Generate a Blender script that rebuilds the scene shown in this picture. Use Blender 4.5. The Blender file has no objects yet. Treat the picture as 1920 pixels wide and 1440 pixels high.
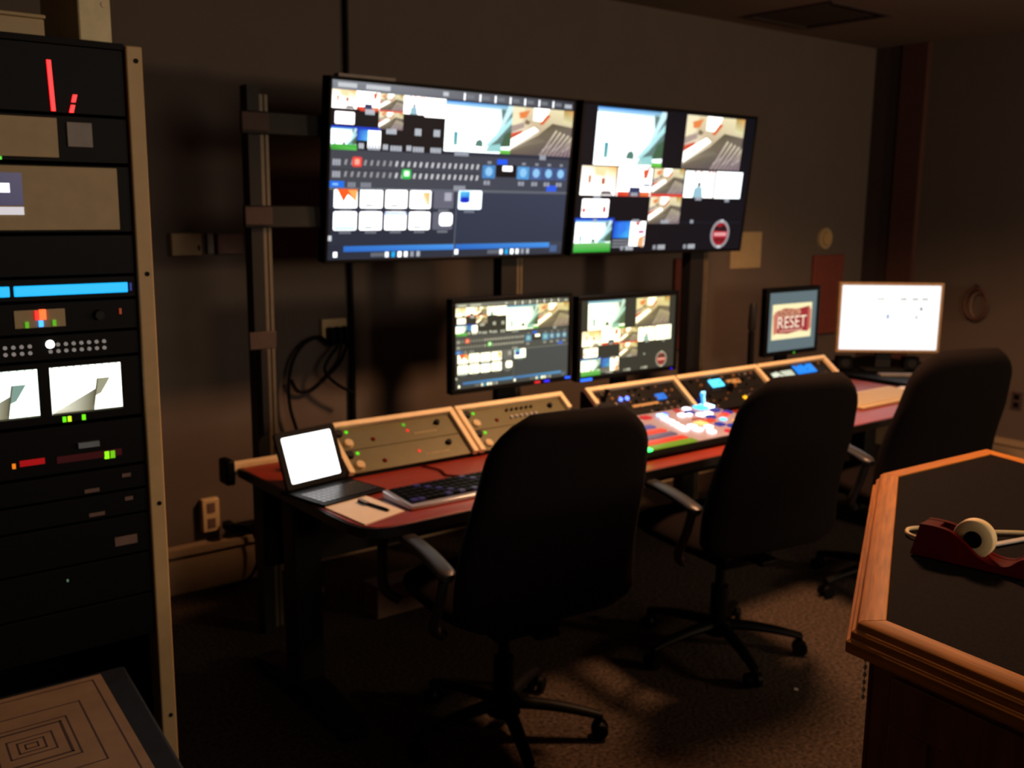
import bpy, math, random
from mathutils import Matrix, Vector, Euler

random.seed(4)
SC = bpy.context.scene
COL = SC.collection
PI = math.pi

# ---------------------------------------------------------------- camera
cam_d = bpy.data.cameras.new('camera')
cam = bpy.data.objects.new('camera', cam_d)
COL.objects.link(cam)
cam_d.sensor_width = 36.0
cam_d.lens = 1883.08 / 1920 * 36.0
cam_d.clip_start = 0.02
cam.matrix_world = Matrix(((0.78521367, 0.10058522, -0.6110009, 0),
                           (-0.61914031, 0.14384068, -0.77199426, 0),
                           (0.01023557, 0.98447573, 0.17522203, 1.65),
                           (0, 0, 0, 1)))
cam_d.dof.use_dof = True
cam_d.dof.focus_distance = 1.3
cam_d.dof.aperture_fstop = 6.3
SC.camera = cam

# ---------------------------------------------------------------- world, lights, exposure
w = bpy.data.worlds.new('room_dark')
SC.world = w
w.use_nodes = True
w.node_tree.nodes['Background'].inputs[0].default_value = (1, 0.75, 0.5, 1)
w.node_tree.nodes['Background'].inputs[1].default_value = 0.001
SC.view_settings.view_transform = 'Standard'
SC.view_settings.look = 'None'
SC.view_settings.gamma = 1.0
SC.view_settings.exposure = 0.2
SC.view_settings.use_curve_mapping = False


def area(name, loc, target, size, power, color, spread=PI):
    d = bpy.data.lights.new(name, 'AREA')
    d.shape = 'DISK'
    d.size = size
    d.energy = power
    d.color = color
    d.spread = spread
    o = bpy.data.objects.new(name, d)
    COL.objects.link(o)
    o.location = loc
    o.rotation_euler = (Vector(target) - Vector(loc)).to_track_quat('-Z', 'Y').to_euler()
    return o


# dimmed can light in the ceiling over the middle of the console
sd = bpy.data.lights.new('ceiling_downlight', 'SPOT')
sd.energy = 350
sd.color = (1.0, 0.49, 0.24)
sd.spot_size = math.radians(146)
sd.spot_blend = 0.35
sd.shadow_soft_size = 0.2
so_ = bpy.data.objects.new('ceiling_downlight', sd)
COL.objects.link(so_)
so_.location = (3.3, 2.1, 2.70)
# dim room light behind the camera
area('rear_room_light', (5.2, -1.9, 1.75), (3.0, 4.0, 1.8), 0.5, 48.0, (1.0, 0.70, 0.43))
# weak wide fill added behind the camera to lift the shadows
area('ambient_fill', (1.9, -2.5, 2.45), (2.0, 4.0, 1.0), 2.0, 54.0, (1.0, 0.78, 0.62))

# ---------------------------------------------------------------- helpers
WM = {}          # world matrix of each object, by name


def lin(c):
    r = []
    for x in c[:3]:
        x = x / 255.0
        r.append(x / 12.92 if x <= 0.04045 else ((x + 0.055) / 1.055) ** 2.4)
    return r


MATS = {}


def mat(name, rgb, rough=0.6, metal=0.0, var=0.12, scale=30.0, stretch=(1, 1, 1), bump=0.0, spec=0.5, emit=None, estr=1.0, coat=0.0, grain=None):
    if name in MATS:
        return MATS[name]
    m = bpy.data.materials.new(name)
    MATS[name] = m
    m.use_nodes = True
    nt = m.node_tree
    b = nt.nodes['Principled BSDF']
    b.inputs['Roughness'].default_value = rough
    b.inputs['Metallic'].default_value = metal
    b.inputs['Specular IOR Level'].default_value = spec
    b.inputs['Coat Weight'].default_value = coat
    c = lin(rgb)
    tc = nt.nodes.new('ShaderNodeTexCoord')
    mp = nt.nodes.new('ShaderNodeMapping')
    mp.inputs['Scale'].default_value = stretch
    if grain is not None:
        mp.vector_type = 'TEXTURE'
        mp.inputs['Rotation'].default_value = (0, 0, grain)
        mp.inputs['Scale'].default_value = (1, 1 / 14, 1 / 14)
    nz = nt.nodes.new('ShaderNodeTexNoise')
    nz.inputs['Scale'].default_value = scale
    nz.inputs['Detail'].default_value = 4
    rp = nt.nodes.new('ShaderNodeValToRGB')
    rp.color_ramp.elements[0].position = 0.3
    rp.color_ramp.elements[1].position = 0.7
    rp.color_ramp.elements[0].color = [x * (1 - var) for x in c] + [1]
    rp.color_ramp.elements[1].color = [min(1, x * (1 + var)) for x in c] + [1]
    nt.links.new(tc.outputs['Object'], mp.inputs['Vector'])
    nt.links.new(mp.outputs[0], nz.inputs['Vector'])
    nt.links.new(nz.outputs['Fac'], rp.inputs[0])
    nt.links.new(rp.outputs[0], b.inputs['Base Color'])
    if bump:
        bp = nt.nodes.new('ShaderNodeBump')
        bp.inputs['Strength'].default_value = bump
        bp.inputs['Distance'].default_value = 0.004
        nt.links.new(nz.outputs['Fac'], bp.inputs['Height'])
        nt.links.new(bp.outputs[0], b.inputs['Normal'])
    if emit:
        b.inputs['Emission Color'].default_value = lin(emit) + [1]
        b.inputs['Emission Strength'].default_value = estr
    return m


def led(rgb, strength):
    return mat('led_%d_%d_%d_%g' % (*rgb, strength), tuple(x * 0.25 for x in rgb), 0.3, emit=rgb, estr=strength)


def screen_material():
    m = bpy.data.materials.new('lit_screen')
    m.use_nodes = True
    nt = m.node_tree
    b = nt.nodes['Principled BSDF']
    b.inputs['Base Color'].default_value = (0.004, 0.004, 0.005, 1)
    b.inputs['Roughness'].default_value = 0.35
    b.inputs['Specular IOR Level'].default_value = 0.08
    a = nt.nodes.new('ShaderNodeAttribute')
    a.attribute_name = 'Col'
    nt.links.new(a.outputs['Color'], b.inputs['Emission Color'])
    b.inputs['Emission Strength'].default_value = 1.0
    return m


MSCREEN = screen_material()


class MB:
    """collects faces that become ONE mesh object"""

    def __init__(s):
        s.v, s.f, s.m = [], [], []

    def add(s, vs, fs, m=0):
        o = len(s.v)
        s.v += [Vector(x) for x in vs]
        for f in fs:
            s.f.append([i + o for i in f])
            s.m.append(m)
        return s

    def box(s, lo, hi, m=0, mx=None):
        x0, y0, z0 = lo
        x1, y1, z1 = hi
        vs = [Vector(p) for p in ((x0, y0, z0), (x1, y0, z0), (x1, y1, z0), (x0, y1, z0), (x0, y0, z1), (x1, y0, z1), (x1, y1, z1), (x0, y1, z1))]
        if mx:
            vs = [mx @ p for p in vs]
        return s.add(vs, [(0, 3, 2, 1), (4, 5, 6, 7), (0, 1, 5, 4), (1, 2, 6, 5), (2, 3, 7, 6), (3, 0, 4, 7)], m)

    def prism(s, poly, z0, z1, m=0, fn=None):
        n = len(poly)
        fn = fn or (lambda a, b, c: (a, b, c))
        vs = [fn(p[0], p[1], z0) for p in poly] + [fn(p[0], p[1], z1) for p in poly]
        fs = [list(range(n))[::-1], list(range(n, 2 * n))] + [(i, (i + 1) % n, (i + 1) % n + n, i + n) for i in range(n)]
        return s.add(vs, fs, m)

    def loft(s, rings, m=0, caps=True, closed=False):
        n = len(rings[0])
        vs = [p for r in rings for p in r]
        fs = []
        k = len(rings)
        for i in range(k if closed else k - 1):
            a, b = i * n, ((i + 1) % k) * n
            for j in range(n):
                fs.append((a + j, a + (j + 1) % n, b + (j + 1) % n, b + j))
        if caps and not closed:
            fs.append(list(range(n))[::-1])
            fs.append(list(range((k - 1) * n, k * n)))
        return s.add(vs, fs, m)

    def tube(s, pts, r, n=8, m=0, closed=False):
        pts = [Vector(p) for p in pts]
        rings = []
        k = len(pts)
        prev = None
        for i, p in enumerate(pts):
            if closed:
                t = (pts[(i + 1) % k] - pts[i - 1]).normalized()
            else:
                t = (pts[min(i + 1, k - 1)] - pts[max(i - 1, 0)]).normalized()
            if prev is None:
                up = Vector((0, 0, 1)) if abs(t.z) < 0.9 else Vector((1, 0, 0))
                a = t.cross(up).normalized()
            else:
                a = (prev - t * prev.dot(t)).normalized()
            prev = a
            b = t.cross(a)
            rr = r[i] if isinstance(r, (list, tuple)) else r
            rings.append([p + (a * math.cos(q) + b * math.sin(q)) * rr for q in [2 * PI * j / n for j in range(n)]])
        return s.loft(rings, m, True, closed)

    def cyl(s, p, q, r0, r1=None, n=20, m=0):
        return s.tube([p, q], [r0, r0 if r1 is None else r1], n, m)

    def build(s, name, mats, parent=None, world=True, bevel=0.0, seg=2, sharp=40):
        me = bpy.data.meshes.new(name)
        vs = s.v
        if parent is not None and world:
            inv = WM[parent.name].inverted()
            vs = [inv @ p for p in vs]
        me.from_pydata([tuple(p) for p in vs], [], s.f)
        if not isinstance(mats, (list, tuple)):
            mats = [mats]
        for x in mats:
            me.materials.append(x)
        me.polygons.foreach_set('material_index', s.m)
        me.polygons.foreach_set('use_smooth', [True] * len(s.f))
        import bmesh
        bm = bmesh.new()
        bm.from_mesh(me)
        bmesh.ops.recalc_face_normals(bm, faces=bm.faces)
        bm.to_mesh(me)
        bm.free()
        me.set_sharp_from_angle(angle=math.radians(sharp))
        o = bpy.data.objects.new(name, me)
        COL.objects.link(o)
        WM[o.name] = Matrix.Identity(4)
        if parent is not None:
            o.parent = parent
            WM[o.name] = WM[parent.name].copy()
        if bevel:
            b = o.modifiers.new('bevel', 'BEVEL')
            b.width = bevel
            b.segments = seg
            b.limit_method = 'ANGLE'
            b.angle_limit = math.radians(40)
        return o


def tag(o, label, cat, group=None, kind=None):
    o['label'] = label
    o['category'] = cat
    if group:
        o['group'] = group
    if kind:
        o['kind'] = kind
    return o


def thing(name, label, cat, loc=(0, 0, 0), rot=(0, 0, 0), group=None):
    o = bpy.data.objects.new(name, None)
    o.empty_display_size = 0.05
    COL.objects.link(o)
    o.location = loc
    o.rotation_euler = rot
    WM[o.name] = Matrix.Translation(loc) @ Euler(rot).to_matrix().to_4x4()
    return tag(o, label, cat, group)


def struct(mb, name, m, bevel=0.0):
    o = mb.build(name, m, bevel=bevel)
    o['kind'] = 'structure'
    return o


def copy_tree(o, parent=None):
    c = o.copy()
    COL.objects.link(c)
    if parent is not None:
        c.parent = parent
    WM[c.name] = WM[o.name].copy()
    for ch in list(o.children):
        copy_tree(ch, c)
    return c


def smooth_path(pts, k=8):
    """Catmull-Rom through the points"""
    P = [Vector(p) for p in pts]
    out = []
    for i in range(len(P) - 1):
        p0, p1, p2, p3 = P[max(i - 1, 0)], P[i], P[i + 1], P[min(i + 2, len(P) - 1)]
        for j in range(k):
            t = j / k
            out.append(0.5 * ((2 * p1) + (p2 - p0) * t + (2 * p0 - 5 * p1 + 4 * p2 - p3) * t * t + (3 * p1 - p0 - 3 * p2 + p3) * t ** 3))
    out.append(P[-1])
    return out


def rrect(x0, y0, x1, y1, r, n=5):
    out = []
    for cx, cy, a0 in ((x1 - r, y1 - r, 0), (x0 + r, y1 - r, 90), (x0 + r, y0 + r, 180), (x1 - r, y0 + r, 270)):
        for i in range(n + 1):
            a = math.radians(a0 + 90 * i / n)
            out.append((cx + r * math.cos(a), cy + r * math.sin(a)))
    return out


# ---------------------------------------------------------------- materials
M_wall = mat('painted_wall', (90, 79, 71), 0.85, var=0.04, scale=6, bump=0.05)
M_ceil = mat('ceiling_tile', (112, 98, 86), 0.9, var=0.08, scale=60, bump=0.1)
M_base = mat('baseboard_vinyl', (160, 138, 108), 0.6, var=0.05)
M_carpet = mat('brown_carpet', (60, 50, 42), 0.95, var=0.75, scale=75, bump=0.9, spec=0.1)
M_black = mat('black_plastic', (6, 6, 7), 0.5, spec=0.1)
M_blackm = mat('black_steel', (6, 6, 7), 0.55, spec=0.1)
M_dark = mat('charcoal_metal', (20, 19, 18), 0.55, spec=0.2)
M_fabric = mat('black_chair_fabric', (18, 13, 13), 0.95, var=0.3, scale=300, bump=0.25, spec=0.1)
M_arm = mat('chair_arm_plastic', (44, 44, 46), 0.38, var=0.05)
M_mahog = mat('mahogany_laminate', (140, 46, 26), 0.42, var=0.25, scale=9, stretch=(1, 9, 9), spec=0.5)
M_edge = mat('black_edge_band', (16, 15, 16), 0.4)
M_oak_dark = mat('oak_panel', (124, 64, 36), 0.5, var=0.3, scale=8, stretch=(6, 6, 1))
M_lam = mat('black_laminate', (20, 16, 16), 0.85, var=0.45, scale=220, spec=0.04)
M_alu = mat('aluminium_rail', (240, 216, 170), 0.42, metal=0.0, var=0.05)
M_gold = mat('champagne_panel', (94, 90, 60), 0.42, metal=0.3, var=0.05)
M_tan = mat('tan_rack_paint', (178, 148, 100), 0.55, var=0.05)
M_beige = mat('beige_panel', (166, 146, 108), 0.6, var=0.06)
M_greyp = mat('grey_plate', (120, 112, 104), 0.5)
M_white = mat('white_plastic', (225, 220, 208), 0.45, var=0.03)
M_paper = mat('paper', (243, 232, 214), 0.85, var=0.03)
M_ivory = mat('ivory_plastic', (206, 182, 136), 0.5, var=0.03)
M_cream = mat('cream_tape', (232, 206, 150), 0.6, var=0.03)
M_maroon = mat('maroon_plastic', (84, 9, 9), 0.6, var=0.08, spec=0.03)
M_redpan = mat('dull_red_panel', (112, 52, 40), 0.8)
M_brownpan = mat('dark_brown_panel', (58, 44, 40), 0.8)
M_redtrim = mat('red_brown_trim', (74, 44, 36), 0.7)
M_navy = mat('navy_case_cover', (22, 30, 42), 0.7, var=0.2, spec=0.15)
M_print = mat('tan_printed_sheet', (118, 100, 80), 0.8, var=0.15, scale=12)
M_ink = mat('dark_ink', (48, 34, 40), 0.8)
M_silver = mat('silver', (200, 202, 210), 0.3, metal=0.6, var=0.03)
M_brass = mat('brass_knob', (190, 140, 80), 0.3, metal=0.6)
M_label = mat('label_strip', (104, 80, 70), 0.7)
M_strut = mat('lit_side_channel', (82, 72, 54), 0.5, metal=0.2)
M_grey = mat('pale_grey_strap', (175, 172, 165), 0.5)

# ---------------------------------------------------------------- room shell
WY, WX, CZ = 4.09, 6.42, 2.73
struct(MB().box((-1.6, -3.2, -0.06), (WX + 0.1, WY + 0.1, 0)), 'floor', M_carpet)
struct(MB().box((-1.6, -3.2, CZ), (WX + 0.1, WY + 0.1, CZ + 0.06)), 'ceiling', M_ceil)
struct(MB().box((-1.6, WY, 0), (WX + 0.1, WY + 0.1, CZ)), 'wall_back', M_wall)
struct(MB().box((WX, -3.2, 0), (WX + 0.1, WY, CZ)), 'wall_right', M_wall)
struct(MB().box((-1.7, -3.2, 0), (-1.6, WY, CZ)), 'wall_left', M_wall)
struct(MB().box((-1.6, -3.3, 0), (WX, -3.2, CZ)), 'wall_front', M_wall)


def baseboard(name, a, b, inward):
    a, b, n = Vector(a), Vector(b), Vector(inward)
    prof = [(0, 0.0), (0.03, 0.0), (0.03, 0.165), (0.045, 0.17), (0.045, 0.2), (0.0, 0.205)]
    rings = [[p + n * q[0] + Vector((0, 0, q[1])) for q in prof] for p in (a, b)]
    struct(MB().loft(rings), name, M_base)


baseboard('baseboard_back', (-1.6, WY, 0), (WX, WY, 0), (0, -1, 0))
baseboard('baseboard_right', (WX, WY, 0), (WX, -3.2, 0), (-1, 0, 0))
struct(MB().box((WX - 0.03, 3.88, 0.21), (WX, WY, CZ)), 'trim_1', M_brownpan)
struct(MB().box((WX - 0.05, 3.70, 0.21), (WX, 3.88, CZ), 0), 'trim_2', M_redtrim)

# ceiling vent
t = thing('ceiling_vent', 'dark square louvred vent in the ceiling above the wall screens', 'vent', (5.05, 3.62, CZ))
MB().box((4.76, 3.33, CZ - 0.012), (5.34, 3.36, CZ)).box((4.76, 3.88, CZ - 0.012), (5.34, 3.91, CZ)).box((4.76, 3.36, CZ - 0.012), (4.79, 3.88, CZ)).box((5.31, 3.36, CZ - 0.012), (5.34, 3.88, CZ)).build('vent_frame', M_brownpan, t)
sl = MB()
for i in range(9):
    y = 3.38 + i * 0.057
    sl.add([(4.79, y, CZ - 0.010), (5.31, y, CZ - 0.010), (5.31, y + 0.04, CZ - 0.001), (4.79, y + 0.04, CZ - 0.001)], [(0, 1, 2, 3)])
    sl.add([(4.79, y + 0.003, CZ - 0.010), (5.31, y + 0.003, CZ - 0.010), (5.31, y + 0.043, CZ - 0.001), (4.79, y + 0.043, CZ - 0.001)], [(0, 1, 2, 3)])
sl.build('louvres', M_brownpan, t)


# ---------------------------------------------------------------- screens
class Screen:
    """one screen mesh: a stack of flat colour patches, local x right, z up, facing -y"""

    def __init__(s, W, H, tint=None, hot=2.2):
        s.W, s.H, s.tint, s.hot = W, H, tint, hot
        s.v, s.f, s.c = [], [], []

    def col(s, c):
        l = lin(c)
        k = 1.0 + (s.hot - 1) * min(1.0, max(0.0, (min(c) - 205) / 25))
        l = [x * k for x in l]
        if s.tint:
            l = s.tint(l)
        return l + [1.0]

    def poly(s, pts, c, L=1):
        o = len(s.v)
        for u, v in pts:
            s.v.append(((u - 0.5) * s.W, -0.0004 * L, (0.5 - v) * s.H))
        s.f.append(list(range(o, o + len(pts))))
        if isinstance(c[0], (tuple, list)):
            s.c += [s.col(x) for x in c]
        else:
            s.c += [s.col(c)] * len(pts)

    def rect(s, u0, v0, u1, v1, c, L=1):
        s.poly([(u0, v0), (u1, v0), (u1, v1), (u0, v1)], c, L)

    def round(s, u0, v0, u1, v1, c, L=1, r=0.006):
        a = s.W / s.H
        p = rrect(u0, v0 * 1 / a, u1, v1 / a, r, 3)
        s.poly([(x, y * a) for x, y in p], c, L)

    def disc(s, u, v, ru, c, L=1, n=28):
        a = s.W / s.H
        s.poly([(u + ru * math.cos(2 * PI * i / n), v + ru * a * math.sin(2 * PI * i / n)) for i in range(n)], c, L)

    def text(s, txt, u, v, w_, h_, c, L=3):
        cu = bpy.data.curves.new('t', 'FONT')
        cu.body = txt
        ob = bpy.data.objects.new('t', cu)
        COL.objects.link(ob)
        bpy.context.view_layer.update()
        me = bpy.data.meshes.new_from_object(ob.evaluated_get(bpy.context.evaluated_depsgraph_get()))
        xs = [q.co.x for q in me.vertices]
        ys = [q.co.y for q in me.vertices]
        x0, x1, y0, y1 = min(xs), max(xs), min(ys), max(ys)
        for p in me.polygons:
            s.poly([(u + (me.vertices[i].co.x - x0) / (x1 - x0) * w_, v + h_ - (me.vertices[i].co.y - y0) / (y1 - y0) * h_) for i in p.vertices], c, L)
        bpy.data.objects.remove(ob)
        bpy.data.meshes.remove(me)

    def build(s, parent, name='screen', y=0.0):
        me = bpy.data.meshes.new(name)
        me.from_pydata([(a, b + y, c) for a, b, c in s.v], [], s.f)
        me.materials.append(MSCREEN)
        at = me.color_attributes.new('Col', 'FLOAT_COLOR', 'CORNER')
        i = 0
        flat = []
        for p in me.polygons:
            for li in p.loop_indices:
                flat += s.c[me.loops[li].vertex_index]
        at.data.foreach_set('color', flat)
        o = bpy.data.objects.new(name, me)
        COL.objects.link(o)
        o.parent = parent
        WM[o.name] = WM[parent.name].copy()
        return o


def T(u0, v0, u1, v1):
    return lambda pts: [(u0 + a * (u1 - u0), v0 + b * (v1 - v0)) for a, b in pts]


def rq(a, b, c, d):
    return [(a, b), (c, b), (c, d), (a, d)]


def shot_city(S, u0, v0, u1, v1, L=1, green=True):
    t = T(u0, v0, u1, v1)
    S.poly(t(rq(0, 0, 1, 1)), [(232, 250, 255), (190, 225, 230), (225, 240, 240), (250, 255, 252)], L)
    S.poly(t(rq(0, 0, 1, 0.09)), [(60, 150, 240), (90, 150, 190), (185, 225, 240), (200, 235, 255)], L + 1)
    S.poly(t([(0.82, 0.06), (1, 0.02), (1, 0.8), (0.62, 0.93), (0.86, 0.5)]), (96, 122, 118), L + 1)
    S.poly(t([(0.93, 0.0), (1, 0.0), (1, 0.1), (0.80, 0.62), (0.76, 0.66)]), (205, 240, 250), L + 2)
    S.poly(t([(1, 0.22), (1, 0.36), (0.78, 0.72), (0.66, 0.86), (0.60, 0.86)]), (180, 232, 235), L + 2)
    S.poly(t([(0.9, 0.6), (1, 0.5), (1, 0.84), (0.84, 0.86)]), (66, 96, 70), L + 2)
    S.poly(t(rq(0.13, 0.60, 0.19, 0.87)), [(70, 150, 165), (70, 150, 165), (120, 180, 175), (110, 175, 175)], L + 1)
    S.poly(t([(0.45, 0.87), (0.47, 0.76), (0.53, 0.72), (0.57, 0.78), (0.57, 0.88)]), (88, 125, 112), L + 1)
    S.poly(t([(0.62, 0.98), (0.66, 0.84), (0.84, 0.80), (0.86, 0.96)]), (150, 205, 205), L + 2)
    for i in range(12):
        a = 0.02 + i * 0.07
        S.poly(t(rq(a, 0.90 + 0.03 * (i % 3), a + 0.04, 0.95 + 0.02 * (i % 2))), (190, 215, 205), L + 2)
    if green:
        S.poly(t(rq(0.84, 0.92, 1, 1)), [(110, 190, 80), (120, 190, 90), (90, 190, 60), (110, 180, 60)], L + 3)


def shot_track(S, u0, v0, u1, v1, L=1):
    t = T(u0, v0, u1, v1)
    S.poly(t(rq(0, 0, 1, 1)), [(225, 205, 165), (235, 225, 180), (150, 130, 120), (235, 228, 212)], L)
    S.poly(t([(0, 0.0), (0.2, 0.0), (0.16, 0.3), (0, 0.42)]), (240, 228, 190), L + 1)
    S.poly(t([(0.1, 0.12), (0.28, 0.05), (0.22, 0.22), (0.12, 0.24)]), (226, 130, 70), L + 2)
    S.poly(t([(0.34, 0.0), (0.6, 0.0), (0.52, 0.28), (0.34, 0.26)]), (255, 252, 244), L + 1)
    S.poly(t([(0.56, 0.12), (0.62, 0.14), (0.5, 0.34), (0.44, 0.34)]), (212, 96, 50), L + 2)
    S.poly(t([(0.22, 0.25), (0.3, 0.3), (0.26, 0.36), (0.2, 0.34)]), (120, 105, 80), L + 2)
    S.poly(t([(0.84, 0.0), (1, 0.0), (1, 0.3), (0.84, 0.26)]), [(170, 140, 70), (220, 160, 80), (220, 215, 170), (225, 220, 170)], L + 1)
    S.poly(t([(0, 0.4), (0.2, 0.32), (0.2, 0.42), (0, 0.55)]), (170, 150, 140), L + 1)
    S.poly(t([(0.0, 0.56), (0.18, 0.48), (0.16, 0.55), (0.0, 0.68)]), (205, 84, 60), L + 1)
    S.poly(t([(0.0, 0.68), (0.36, 0.40), (0.44, 0.47), (0.34, 0.56), (0.0, 0.88)]), (255, 250, 240), L + 2)
    S.poly(t([(0, 1), (0, 0.9), (0.44, 0.56), (0.66, 0.30), (1, 0.36), (1, 1)]), [(120, 108, 92), (150, 140, 120), (110, 100, 80), (92, 84, 62), (110, 100, 88), (108, 90, 100)], L + 2)
    for i in range(8):
        a = 0.48 + 0.07 * i
        S.poly(t([(a, 1), (a + 0.014, 1), (min(1, a + 0.27), 0.46 + 0.03 * i), (min(1, a + 0.25), 0.43 + 0.03 * i)]), [(165, 145, 155), (165, 145, 155), (222, 210, 180), (222, 210, 180)], L + 3)
    S.poly(t([(0, 1), (0, 0.93), (0.5, 0.66), (0.6, 0.72), (0.45, 1)]), [(96, 84, 74), (112, 100, 84), (128, 118, 98), (104, 96, 84), (90, 80, 82)], L + 3)
    for i in range(14):
        a = 0.52 + 0.034 * i
        S.poly(t(rq(a, 0.86 - 0.03 * (i % 5), a + 0.014, 0.90 - 0.03 * (i % 5))), (205, 190, 190), L + 4)


def shot_desk(S, u0, v0, u1, v1, L=1, kind=0):
    t = T(u0, v0, u1, v1)
    if kind == 0:      # warm wall, people at a table
        S.poly(t(rq(0, 0, 1, 1)), [(255, 240, 210), (245, 180, 70), (240, 235, 230), (255, 252, 248)], L)
        S.poly(t([(0.35, 0.0), (0.7, 0.0), (0.66, 0.35), (0.38, 0.3)]), (250, 225, 170), L + 1)
        S.poly(t(rq(0.2, 0.32, 0.28, 0.58)), (190, 110, 70), L + 1)
        S.poly(t(rq(0.58, 0.4, 0.68, 0.62)), (170, 90, 60), L + 1)
        S.poly(t([(0.55, 0.98), (0.62, 0.84), (0.85, 0.84), (0.95, 0.98)]), (120, 110, 110), L + 1)
    elif kind == 1:    # white with red
        S.poly(t(rq(0, 0, 1, 1)), (255, 253, 252), L)
        S.poly(t([(0.72, 0.08), (0.92, 0.0), (0.86, 0.34), (0.76, 0.4)]), (220, 90, 60), L + 1)
        S.poly(t(rq(0.02, 0.84, 0.98, 1)), [(215, 60, 40), (225, 120, 70), (225, 110, 60), (210, 50, 40)], L + 1)
        S.poly(t(rq(0.36, 0.68, 0.68, 0.99)), (48, 56, 92), L + 2)
        S.poly(t(rq(0.76, 0.56, 0.98, 0.64)), (70, 90, 130), L + 1)
    elif kind == 2:    # presenter in blue
        S.poly(t(rq(0, 0, 1, 1)), [(225, 240, 240), (255, 240, 235), (255, 250, 245), (250, 252, 248)], L)
        for a in (0.3, 0.5, 0.78, 0.9):
            S.poly(t(rq(a, 0.0, a + 0.05, 0.12)), (190, 70, 60), L + 1)
        S.poly(t([(0.30, 1), (0.34, 0.66), (0.44, 0.58), (0.6, 0.6), (0.66, 1)]), (150, 190, 205), L + 1)
        S.poly(t([(0.43, 0.58), (0.44, 0.42), (0.55, 0.42), (0.56, 0.58)]), (96, 105, 110), L + 2)
    elif kind == 3:    # warm stage
        S.poly(t(rq(0, 0, 1, 1)), [(255, 245, 235), (250, 200, 150), (255, 250, 250), (255, 252, 245)], L)
        S.poly(t([(0.3, 0.0), (0.75, 0.0), (0.55, 0.5), (0.42, 0.35)]), (235, 90, 30), L + 1)
    else:
        S.poly(t(rq(0, 0, 1, 1)), (254, 254, 252), L)


def caption(S, u, v, n, h=0.02, w_=0.007, c=(190, 196, 205), L=5):
    for i in range(n):
        S.rect(u + i * w_ * 1.25, v, u + i * w_ * 1.25 + w_, v + h, c, L)


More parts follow.
